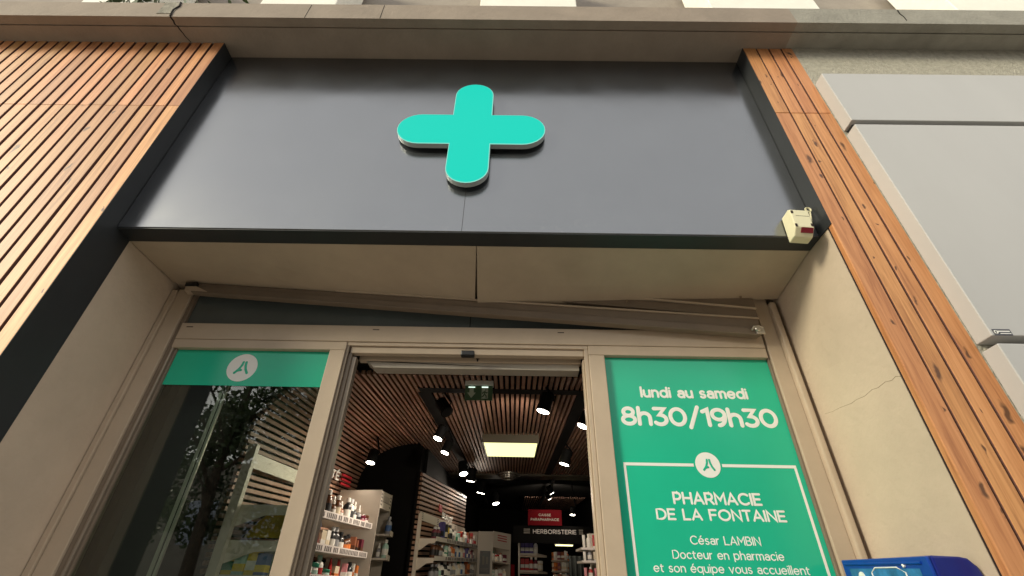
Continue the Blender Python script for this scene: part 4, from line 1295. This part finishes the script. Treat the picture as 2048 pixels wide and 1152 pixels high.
tag(MB().prism([(-1.624, 0, 1.95), (-1.595, 0, 1.997), (-1.560, 0, 2.038), (-1.518, 0, 2.076), (-1.47, 0, 2.105), (-1.36, 0, 2.105), (-1.36, 0, 1.95)], (0, 1.60, 0), (0, 1.603, 0)).build("display_card", M['yellow_card']), "curved yellow display card between the shelves behind the left window", "display card")
for k, (c_, b_, x_, y_, h_) in enumerate((('yellow', 'green', -1.60, 1.50, 1.0), ('mint', 'yellow', -1.535, 1.49, .85), ('yellow', 'white', -1.47, 1.50, 1.05), ('blue', 'yellow', -1.41, 1.49, .8), ('yellow', 'blue', -1.56, 1.62, 1.2), ('mint', 'green', -1.45, 1.63, 1.1))):
    goods(C_, c_, b_, 'white', (x_, y_, rows1[2](y_)), random.uniform(-.15, .15), 1.1, f"{c_} carton with {b_} band, {ORD[k]} of the near end cluster behind the left window", "carton", "cartons behind the left window", h_)
# cabinet at the end of that shelf
cb = thing("cabinet", (-1.48, 3.45, 0), "beige tall cabinet with an open side bay at the end of the shelf unit", "cabinet")
mb = MB()
mb.hexa([(-1.66, 3.24, 0), (-1.262, 3.24, 0), (-1.262, 3.255, 0), (-1.66, 3.255, 0), (-1.66, 3.24, 2.575), (-1.262, 3.24, 2.585), (-1.262, 3.255, 2.585), (-1.66, 3.255, 2.575)])
mb.build("side_panel", M['cabinet'], cb)
MB().box(-1.66, -1.262, 3.68, 3.695, 0, 2.63).build("side_panel", M['cabinet'], cb)
MB().box(-1.66, -1.645, 3.2555, 3.6795, 0, 2.58).build("back_panel", M['cabinet'], cb)
hd = MB().hexa([(-1.6445, 3.2555, 2.43), (-1.264, 3.2555, 2.43), (-1.264, 3.6795, 2.47), (-1.6445, 3.6795, 2.47), (-1.6445, 3.2555, 2.58), (-1.264, 3.2555, 2.58), (-1.264, 3.6795, 2.625), (-1.6445, 3.6795, 2.625)]).build("header", M['shelfw'], cb)
mb = MB()
for k in range(4):
    for (a, b) in ((3.265, 3.31), (3.62, 3.668)):
        z_ = 2.46 + 0.03 * k + 0.09 * (a - 3.26)
        mb.box(-1.2638, -1.2625, a, b, z_, z_ + 0.012)
for k, a in enumerate((3.34, 3.385, 3.43, 3.475, 3.52, 3.565)):
    mb.box(-1.2638, -1.2625, a, a + 0.008, 2.49 + .09 * (a - 3.26), 2.55 + .09 * (a - 3.26))
    mb.box(-1.2638, -1.2625, a + 0.0085, a + 0.026, 2.49 + .09 * (a - 3.26), 2.499 + .09 * (a - 3.26))
mb.build("print", M['tick'], hd)
def small_shelf(z_):
    mb = MB()
    mb.box(-1.60, -1.20, 3.56, 3.67, z_, z_ + 0.015)
    mb.box(-1.205, -1.195, 3.56, 3.67, z_, z_ + 0.045)
    return mb.build("shelf", M['shelfw'], cb)
for z_ in (2.235, 2.03):
    small_shelf(z_)
goods(B_, 'grey', 'grey', 'blue', (-1.235, 3.60, 2.252), 0, 1.0, "grey bottle on the upper small shelf of the beige cabinet", "bottle", "goods on the beige cabinet")
goods(B_, 'mint', 'white', 'white', (-1.235, 3.60, 2.047), 0, 1.0, "pale green bottle with white cap on the lower small cabinet shelf", "bottle", "goods on the beige cabinet")
goods(D_, 'grey', 'white', 'white', (-1.30, 3.62, 2.047), 0, .9, "small grey dropper bottle behind the pale green one on the cabinet", "bottle", "goods on the beige cabinet")

# --- BEAUTÉ wall
A2, B2 = Vector((-1.035, 3.884, 0)), Vector((-0.747, 6.187, 0))
DV = (B2 - A2).normalized()
NV = Vector((DV.y, -DV.x, 0))
LEN = (B2 - A2).length
def bw(s, d, z):
    """s along the wall, d out of it"""
    p_ = A2 + DV * s + NV * d
    return Vector((p_.x, p_.y, z))
KZ = 0.10
bw_wall = thing("slat_wall", bw(0, 0, 0), "dark slatted wall carrying white BEAUTÉ letters", "slat wall")
mb = MB()
z = 1.2
while z < 2.92:
    a, b, c, d = bw(0, 0, z), bw(LEN, 0, z + KZ * LEN), bw(LEN, 0.025, z + KZ * LEN), bw(0, 0.025, z)
    up = Vector((0, 0, 0.028))
    mb.hexa([a, b, c, d, a + up, b + up, c + up, d + up])
    z += 0.048
mb.build("slats", wood("wall_oak", (0.36, 0.21, 0.14), (0.30, 0.165, 0.10), (0.20, 0.10, 0.06), 'y', 0.6, 0, 0.2), bw_wall)
mb = MB()
mb.hexa([bw(0, -0.03, 0), bw(LEN, -0.03, 0), bw(LEN, -0.001, 0), bw(0, -0.001, 0), bw(0, -0.03, 2.93), bw(LEN, -0.03, 3.165), bw(LEN, -0.001, 3.165), bw(0, -0.001, 2.93)])
mb.build("backing_board", M['black'], bw_wall)
lettering("lettering", "BEAUTÉ", 0.98, 1.52, 2.615, 2.685, lambda u, v, h: tuple(bw(u, 0.027 + h, v + 0.02 * (u - .98))), M['vinyl_white'], bw_wall, 0.2, 0.30, 0.008)
mb = MB()
mb.hexa([bw(0.80, 0.026, 2.66), bw(0.93, 0.026, 2.665), bw(0.93, 0.034, 2.665), bw(0.80, 0.034, 2.66), bw(0.80, 0.026, 2.74), bw(0.93, 0.026, 2.745), bw(0.93, 0.034, 2.745), bw(0.80, 0.034, 2.74)])
mb.build("red_plate", M['red_ink'], bw_wall)
g2 = thing("shelf_unit", bw(0.2, 0.1, 0), "white shelf unit under the BEAUTÉ letters", "shelving")
mb = MB()
mb.hexa([bw(0.02, 0.027, 0), bw(0.05, 0.027, 0), bw(0.05, 0.06, 0), bw(0.02, 0.06, 0), bw(0.02, 0.027, 2.50), bw(0.05, 0.027, 2.50), bw(0.05, 0.06, 2.50), bw(0.02, 0.06, 2.50)])
mb.build("upright", M['shelfw'], g2)
mb = MB()
mb.hexa([bw(0.06, 0.028, 2.445), bw(LEN, 0.028, 2.60), bw(LEN, 0.036, 2.60), bw(0.06, 0.036, 2.445), bw(0.06, 0.028, 2.525), bw(LEN, 0.028, 2.70), bw(LEN, 0.036, 2.70), bw(0.06, 0.036, 2.525)])
hb2 = mb.build("header_board", M['shelfw'], g2)
mb = MB()
for s_ in (0.09, 0.75, 1.25, 1.65):
    for k in range(4):
        z_ = 2.455 + 0.068 * s_ + 0.018 * k
        mb.hexa([bw(s_, 0.0361, z_), bw(s_ + 0.08, 0.0361, z_ + .006), bw(s_ + 0.08, 0.0372, z_ + .006), bw(s_, 0.0372, z_), bw(s_, 0.0361, z_ + 0.007), bw(s_ + 0.08, 0.0361, z_ + 0.013), bw(s_ + 0.08, 0.0372, z_ + 0.013), bw(s_, 0.0372, z_ + 0.007)])
mb.build("print", M['tick'], hb2)
def shelf_b(z0, kk):
    zz = lambda s_: z0 + kk * s_
    mb = MB()
    d1 = 0.235
    mb.hexa([bw(0.05, 0.06, zz(0) - 0.02), bw(LEN, 0.06, zz(LEN) - 0.02), bw(LEN, d1, zz(LEN) - 0.02), bw(0.05, d1, zz(0) - 0.02), bw(0.05, 0.06, zz(0)), bw(LEN, 0.06, zz(LEN)), bw(LEN, d1, zz(LEN)), bw(0.05, d1, zz(0))])
    o = mb.build("shelf", M['shelfw'], g2)
    mb = MB()
    mb.prism([bw(0.045, 0.05, zz(0) - 0.11), bw(0.045, 0.08, zz(0) - 0.10), bw(0.045, 0.16, zz(0) - 0.045), bw(0.045, 0.23, zz(0) - 0.04), bw(0.045, 0.23, zz(0) + 0.004), bw(0.045, 0.05, zz(0) + 0.004)], (0, 0, 0), DV * 0.005)
    mb.build("bracket", M['shelfw'], o)
    mb = MB()
    mb.hexa([bw(0.05, d1 + .001, zz(0) - 0.02), bw(LEN, d1 + .001, zz(LEN) - 0.02), bw(LEN, d1 + 0.006, zz(LEN) - 0.02), bw(0.05, d1 + 0.006, zz(0) - 0.02), bw(0.05, d1 + .001, zz(0) + 0.022), bw(LEN, d1 + .001, zz(LEN) + 0.022), bw(LEN, d1 + 0.006, zz(LEN) + 0.022), bw(0.05, d1 + 0.006, zz(0) + 0.022)])
    mb.build("price_rail", M['rail'], o)
    mb = MB()
    s_ = 0.5
    while s_ < LEN - 0.06:
        w = random.choice((0.03, 0.04))
        z_ = zz(s_) - 0.013
        mb.hexa([bw(s_, d1 + .0062, z_), bw(s_ + w, d1 + .0062, z_), bw(s_ + w, d1 + .0072, z_), bw(s_, d1 + .0072, z_), bw(s_, d1 + .0062, z_ + .03), bw(s_ + w, d1 + .0062, z_ + .03), bw(s_ + w, d1 + .0072, z_ + .03), bw(s_, d1 + .0072, z_ + .03)])
        s_ += w + random.choice((0.02, 0.035, 0.06))
    mb.build("price_tag_print", M['tick'], o)
    return zz
zb = [shelf_b(2.262, 0.085), shelf_b(2.085, 0.088), shelf_b(1.90, 0.09)]
b_specs = [
    [(B_, 'wine', 'silver', 'black', .7), (B_, 'wine', 'silver', 'black', .7), (C_, 'purple', 'black', 'white', 1.25), (C_, 'purple', 'blue', 'white', 1.25), (C_, 'black', 'cream', 'white', 1.2), (C_, 'yellow', 'black', 'white', .95), (B_, 'white', 'black', 'black', 1.0), (B_, 'white', 'black', 'grey', .8), (C_, 'white', 'cream', 'white', .75), (B_, 'mint', 'white', 'green', .8), (J_, 'mint', 'mint', 'white', 1.0), (J_, 'red', 'red', 'white', 1.1), (B_, 'cream', 'orange', 'white', .85), (B_, 'white', 'black', 'cream', .9), (B_, 'white', 'white', 'grey', .9), (C_, 'pink', 'red', 'white', .9), (C_, 'copper', 'pink', 'white', 1.1), (J_, 'white', 'copper', 'white', 1.0), (C_, 'red', 'white', 'white', 1.1), (B_, 'white', 'pink', 'pink', .9), (C_, 'white', 'red', 'white', 1.0)],
    [(B_, 'brown', 'grey', 'black', .9), (B_, 'brown', 'grey', 'black', .9), (B_, 'brown', 'black', 'grey', .8), (B_, 'black', 'white', 'white', .8), (J_, 'green', 'white', 'white', .7), (B_, 'mint', 'white', 'green', 1.1), (B_, 'white', 'white', 'grey', .9), (C_, 'orange', 'white', 'white', .8), (C_, 'orange', 'cream', 'white', .8), (B_, 'silver', 'white', 'blue', 1.0), (B_, 'silver', 'grey', 'white', 1.05), (B_, 'white', 'blue', 'blue', .95), (B_, 'cream', 'white', 'white', 1.0), (C_, 'pink', 'white', 'white', .85), (B_, 'white', 'silver', 'pink', 1.0), (C_, 'purple', 'blue', 'white', .95), (C_, 'purple', 'white', 'white', .9), (B_, 'white', 'purple', 'purple', .9), (B_, 'pink', 'white', 'white', .85), (C_, 'wine', 'pink', 'white', .9), (B_, 'white', 'black', 'grey', .8)],
    [(B_, 'black', 'grey', 'grey', .8), (B_, 'black', 'grey', 'grey', .8), (B_, 'white', 'white', 'mint', .9), (B_, 'white', 'black', 'black', .9), (B_, 'black', 'white', 'white', .95), (J_, 'black', 'white', 'white', .9), (B_, 'silver', 'white', 'grey', .9), (B_, 'cream', 'white', 'grey', .9), (B_, 'silver', 'silver', 'white', 1.0), (B_, 'cream', 'green', 'white', 1.0), (B_, 'white', 'white', 'blue', .9), (B_, 'silver', 'blue', 'white', 1.0), (C_, 'copper', 'orange', 'white', 1.0), (C_, 'orange', 'copper', 'white', 1.1), (C_, 'orange', 'brown', 'white', .9), (B_, 'white', 'cream', 'grey', .9), (B_, 'white', 'silver', 'grey', .8)]]
for zz, sp, nm in zip(zb, b_specs, ("upper shelf under BEAUTÉ", "middle shelf under BEAUTÉ", "lower shelf under BEAUTÉ")):
    row(bw(0.12, 0.235, zz(0.12)), bw(LEN - 0.03, 0.235, zz(LEN - 0.03)), -NV * 0.045, sp, nm, "goods on the shelf unit under the BEAUTÉ letters", 1.05, rot0=math.atan2(DV.y, DV.x))

# --- end cabinet with a black poster
c2 = thing("cabinet", (-0.3, 6.5, 0), "beige end cabinet with a black poster and red striped header", "cabinet")
foot = [(-0.52, 6.30), (-0.292, 6.30), (-0.03, 6.66), (-0.27, 6.84)]
mb = MB()
mb.prism([(*q, 0) for q in foot[:2] + [(-0.30, 6.32), (-0.515, 6.32)]], (0, 0, 0), (0, 0, 2.683))
mb.prism([(-0.515, 6.321, 0), (-0.50, 6.321, 0), (-0.265, 6.83, 0), (-0.275, 6.84, 0)], (0, 0, 0), (0, 0, 2.69))
mb.prism([(-0.27, 6.84, 0), (-0.03, 6.66, 0), (-0.036, 6.645, 0), (-0.268, 6.82, 0)], (0, 0, 0), (0, 0, 2.70))
mb.build("body", M['cabinet'], c2)
P_, Q_ = Vector((-0.290, 6.305, 0)), Vector((-0.032, 6.655, 0))
dd = (Q_ - P_).normalized()
nn_ = Vector((dd.y, -dd.x, 0))
def c2p(s_, d, z_):
    q = P_ + dd * s_ + nn_ * d
    return Vector((q.x, q.y, z_))
W2_ = (Q_ - P_).length
h2 = MB().hexa([c2p(0, -0.012, 2.48), c2p(W2_, -0.012, 2.48), c2p(W2_, 0, 2.48), c2p(0, 0, 2.48), c2p(0, -0.012, 2.69), c2p(W2_, -0.012, 2.70), c2p(W2_, 0, 2.70), c2p(0, 0, 2.69)]).build("header", M['shelfw'], c2)
mb = MB()
for k in range(3):
    z_ = 2.575 + 0.033 * k
    mb.hexa([c2p(.10, .0005, z_), c2p(.33, .0005, z_), c2p(.33, .002, z_), c2p(.10, .002, z_), c2p(.10, .0005, z_ + .014), c2p(.33, .0005, z_ + .014), c2p(.33, .002, z_ + .014), c2p(.10, .002, z_ + .014)])
mb.build("stripes", M['red_ink'], h2)
for z_ in (2.29, 2.09, 1.90):
    MB().hexa([c2p(0, -0.2, z_), c2p(W2_, -0.2, z_), c2p(W2_, -0.005, z_), c2p(0, -0.005, z_), c2p(0, -0.2, z_ + 0.02), c2p(W2_, -0.2, z_ + 0.02), c2p(W2_, -0.005, z_ + 0.02), c2p(0, -0.005, z_ + 0.02)]).build("shelf", M['shelfw'], c2)
MB().box(-0.478, -0.325, 6.292, 6.2995, 2.135, 2.425).build("poster", M['blackpl'], c2)
mb = MB()
for z_, a, b in ((2.40, -0.43, -0.37), (2.20, -0.46, -0.345), (2.185, -0.46, -0.36), (2.17, -0.455, -0.35)):
    mb.box(a, b, 6.2905, 6.2918, z_, z_ + 0.004)
mb.box(-0.44, -0.41, 6.2905, 6.2918, 2.25, 2.36)
mb.box(-0.385, -0.36, 6.2905, 6.2918, 2.26, 2.35)
mb.build("poster_print", M['olive'], c2)
MB().box(-0.66, -0.53, 6.33, 6.36, 0, 2.68).build("side_panel", M['cabinet'], c2)
for zi, z_ in enumerate((2.311, 2.111)):
    for k in range(4):
        c = [('white', 'green'), ('cream', 'red'), ('white', 'copper'), ('wine', 'white')][k] if zi == 0 else [('mint', 'white'), ('white', 'brown'), ('white', 'pink'), ('cream', 'white')][k]
        q = c2p(0.06 + 0.095 * k, -0.05, z_)
        goods([B_, J_, B_, C_][(k + zi) % 4], c[0], c[1], 'white', q, 0.9, 1.0, f"small {c[0]} and {c[1]} package, {ORD[k]} on the {['upper', 'lower'][zi]} shelf of the striped cabinet", "package", "goods on the striped end cabinet", .75)
tag(MB().box(-0.02, 0.03, 6.52, 6.56, 1.6, 2.28).build("red_banner", M['red_sign']), "narrow upright red sign beside the striped end cabinet", "sign")

# --- far shelving, hanging boards, curtain, right shelf
g3 = thing("shelf_unit", (0.4, 7.9, 0), "far shelf unit with purple and red boxes under the herbalist board", "shelving")
mb = MB()
mb.box(0.10, 0.125, 7.6, 7.9, 0, 2.80)
mb.build("upright", M['shelfw'], g3)
for z_ in (2.52, 2.27, 2.02):
    MB().hexa([(0.126, 7.62, z_), (0.42, 7.62, z_), (0.60, 7.9, z_), (0.126, 7.9, z_), (0.126, 7.62, z_ + .03), (0.42, 7.62, z_ + .03), (0.60, 7.9, z_ + .03), (0.126, 7.9, z_ + .03)]).build("shelf", M['shelfw'], g3)
far_specs = [(2.551, [('purple', C_), ('purple', C_), ('purple', C_), ('silver', B_)]), (2.301, [('red', C_), ('red', C_), ('red', B_), ('wine', B_), ('cream', J_)]), (2.051, [('red', C_), ('red', C_), ('orange', J_), ('cream', J_)])]
for z_, lst in far_specs:
    for k, (c, kd) in enumerate(lst):
        goods(kd, c, 'white' if c not in ('white',) else 'red', 'white', (0.17 + 0.075 * k, 7.68, z_), 0, 1.15, f"{c} {kd} on the far shelf, {ORD[k]} of its row at {['top', 'middle', 'bottom'][[2.551, 2.301, 2.051].index(z_)]} level", kd.split()[-1], "goods on the far shelf unit", 1.1)
ds = thing("display_stand", (0.75, 6.6, 0), "far floor stand crowded with white and copper packs", "display stand")
mb = MB()
mb.lathe([(0.02, 0), (0.02, 2.40)], (0.72, 6.62, 0), 10)
mb.build("pole", M['alu'], ds)
for z_ in (2.34, 2.20, 2.05, 1.90):
    MB().lathe([(0.13, z_), (0.14, z_ + 0.012)], (0.72, 6.62, 0), 16).build("tray", M['shelfw'], ds)
for ti, z_ in enumerate((2.354, 2.214, 2.064, 1.914)):
    for k in range(6):
        a = -pi / 2 + (k - 2.5) * 0.52
        c = random.choice(('white', 'cream', 'copper', 'white', 'orange', 'wine'))
        goods(random.choice((C_, B_, C_)), c, random.choice(('white', 'cream', 'copper')), 'white', (0.72 + 0.10 * cos(a), 6.62 + 0.10 * sin(a), z_), a, .95, f"{c} pack on the far floor stand, {ORD[k]} from left on its {['top','second','third','lowest'][ti]} tray", "pack", "packs on the far floor stand", .8)
hb_ = thing("hanging_board", (0.66, 7.0, 2.75), "black hanging board with white HERBORISTERIE lettering", "sign")
MB().box(0.0, 1.72, 7.0, 7.03, 2.63, 2.884).build("board", M['black'], hb_)
lettering("lettering", "HERBORISTERIE", 0.325, 1.030, 2.765, 2.830, plane_y(6.9995), M['rail'], hb_, 0.19, 0.30, 0.004)
mb = MB()
for x0_, x1_ in ((0.175, 0.275), (1.075, 1.14)):
    for k in range(3):
        mb.box(x0_, x1_, 6.996, 6.9995, 2.770 + .027 * k, 2.780 + .027 * k)
mb.build("bars", M['cabinet'], hb_)
rs = thing("hanging_board", (0.52, 6.98, 2.9), "red hanging board reading CAISSE PARAPHARMACIE", "sign")
MB().box(0.245, 0.800, 6.975, 6.995, 2.887, 3.123).build("board", M['red_sign'], rs)
lettering("lettering", "CAISSE", 0.42, 0.62, 3.025, 3.060, plane_y(6.9745), M['exit_pic'], rs, 0.17, 0.3, 0.003)
lettering("lettering", "PARAPHARMACIE", 0.29, 0.755, 2.955, 2.992, plane_y(6.9745), M['exit_pic'], rs, 0.17, 0.3, 0.003)
tl = thing("tube_light", (0.85, 9.0, 2.8), "yellow lit tube lamp far at the back of the shop", "ceiling lamp")
MB().box(0.85, 1.19, 9.0, 9.06, 2.845, 2.862).build("tube", M['tube'], tl)
MB().box(0.83, 1.21, 9.0, 9.08, 2.863, 2.90).build("housing", M['olive'], tl)
mb = MB()
xs = [0.95 + 0.02 * i for i in range(22)]
for i in range(21):
    ya, yb_ = 8.9 + 0.03 * sin(i * 1.3), 8.9 + 0.03 * sin((i + 1) * 1.3)
    mb.add([(xs[i], ya, 0.1), (xs[i + 1], yb_, 0.1), (xs[i + 1], yb_, 2.66), (xs[i], ya, 2.66), (xs[i], ya + .01, 0.1), (xs[i + 1], yb_ + .01, 0.1), (xs[i + 1], yb_ + .01, 2.66), (xs[i], ya + .01, 2.66)], [(0, 1, 2, 3), (7, 6, 5, 4), (3, 2, 6, 7)])
tag(mb.build("curtain", M['curtain']), "dark pleated curtain at the back right of the shop", "curtain")
g4 = thing("shelf_unit", (0.8, 3.3, 0), "white shelf unit beside the right door post", "shelving")
for z_, x0_ in ((2.105, 0.61), (2.005, 0.615), (1.87, 0.62)):
    MB().hexa([(x0_, 3.18, z_), (1.3, 3.18, z_), (1.3, 3.6, z_ + .03), (x0_, 3.6, z_ + .03), (x0_, 3.18, z_ + .018), (1.3, 3.18, z_ + .018), (1.3, 3.6, z_ + .048), (x0_, 3.6, z_ + .048)]).build("shelf", M['rail'], g4)
MB().box(0.75, 1.3, 3.62, 3.66, 0, 2.3).build("back_panel", M['cabinet'], g4)
for z_, lst in ((2.124, [('white', 'tall'), ('white', 'pale'), ('red', 'round'), ('white', 'narrow')]), (2.024, [('white', 'tall'), ('grey', 'pale'), ('cream', 'round'), ('white', 'narrow')]), (1.889, [('pink', 'tall'), ('red', 'pale'), ('pink', 'round'), ('red', 'narrow')])):
    for k, (c, ad) in enumerate(lst):
        goods([T_, B_][k % 2], c, 'white', 'white', (0.64 + 0.045 * k, 3.21 + 0.01 * (k % 2), z_), 0.2, .62, f"{c} {['tube', 'bottle'][k % 2]} by the right door post, {ORD[k]} on its {'top' if z_ > 2.1 else 'middle' if z_ > 2 else 'lower'} shelf", ['tube', 'bottle'][k % 2], "goods beside the right door post", 1.15 if z_ > 2.1 else 0.9)
gb = tag(MB().box(0.58, 0.72, 3.00, 3.06, 0, 1.83).build("grey_board", M['cabinet'], bevel=0.02), "rounded beige grey board low beside the right door post", "board")

# ------------------------------------------------------------------ across the street (seen as reflections and shading the front)
opp = thing("far_building", (0, -22, 0), "long beige building across the street mirrored in the shop window", "building")
MB().box(-30, 30, -32, -22, -0.1, 8.0).build("wall", M['opp_wall'], opp)
mb = MB()
for i in range(-9, 10):
    for z_ in (1.0, 4.3):
        mb.box(i * 3.0 - 0.7, i * 3.0 + 0.7, -22.02, -21.99, z_, z_ + 1.9)
w_ = mb.build("windows", M['opp_win'], opp)
w_["kind"] = "stuff"
def tree(x, y, h, r, label, seed):
    rnd = random.Random(seed)
    e = thing("street_tree", (x, y, 0), label, "tree", "street trees opposite")
    mb = MB()
    mb.tube([(x, y, -0.1), (x + .05, y, h * .25), (x - .08, y + .05, h * .5), (x, y, h * .8)], 0.20, 10, r1=0.06)
    for k in range(9):
        a, z0_ = rnd.uniform(0, 2 * pi), h * rnd.uniform(.35, .65)
        mb.tube([(x, y, z0_), (x + cos(a) * r * .35, y + sin(a) * r * .35, z0_ + h * .10), (x + cos(a) * r * .75, y + sin(a) * r * .75, z0_ + h * .16)], 0.06, 6, r1=0.015)
    mb.build("trunk", M['bark'], e)
    lf = MB()
    cl = []
    for k in range(85):
        v = Vector((rnd.gauss(0, 1), rnd.gauss(0, 1), rnd.gauss(0, 1))).normalized() * (rnd.random() ** .45)
        cl.append((Vector((x + v.x * r, y + v.y * r, h * .64 + v.z * h * .36)), rnd.uniform(.35, .75)))
    for c, cr_ in cl:
        for q in range(150):
            v = Vector((rnd.gauss(0, 1), rnd.gauss(0, 1), rnd.gauss(0, 1))).normalized() * cr_ * (rnd.random() ** .4)
            p_ = c + v
            d = Vector((rnd.uniform(-1, 1), rnd.uniform(-1, 1), rnd.uniform(-1, .6))).normalized() * rnd.uniform(.06, .10)
            s_ = d.cross(Vector((rnd.uniform(-1, 1), rnd.uniform(-1, 1), rnd.uniform(-1, 1)))).normalized() * .045
            lf.add([p_ - d, p_ + s_, p_ + d, p_ - s_], [(0, 1, 2, 3)])
    lf.build("crown", M['leaf'], e)
tree(-7.4, -9.6, 9.4, 3.4, "leafy street tree mirrored in the left shop window", 3)
tree(-1.0, -10.5, 6.2, 2.4, "leafy street tree opposite, straight behind the viewer", 5)
tree(-5.0, -13.0, 9.0, 3.3, "leafy street tree opposite, behind the one mirrored in the window", 21)
tree(-12.6, -11.5, 8.8, 3.2, "leafy street tree opposite, far to the viewer's left", 11)
tree(4.2, -9.8, 6.8, 2.7, "leafy street tree opposite on the viewer's right", 8)
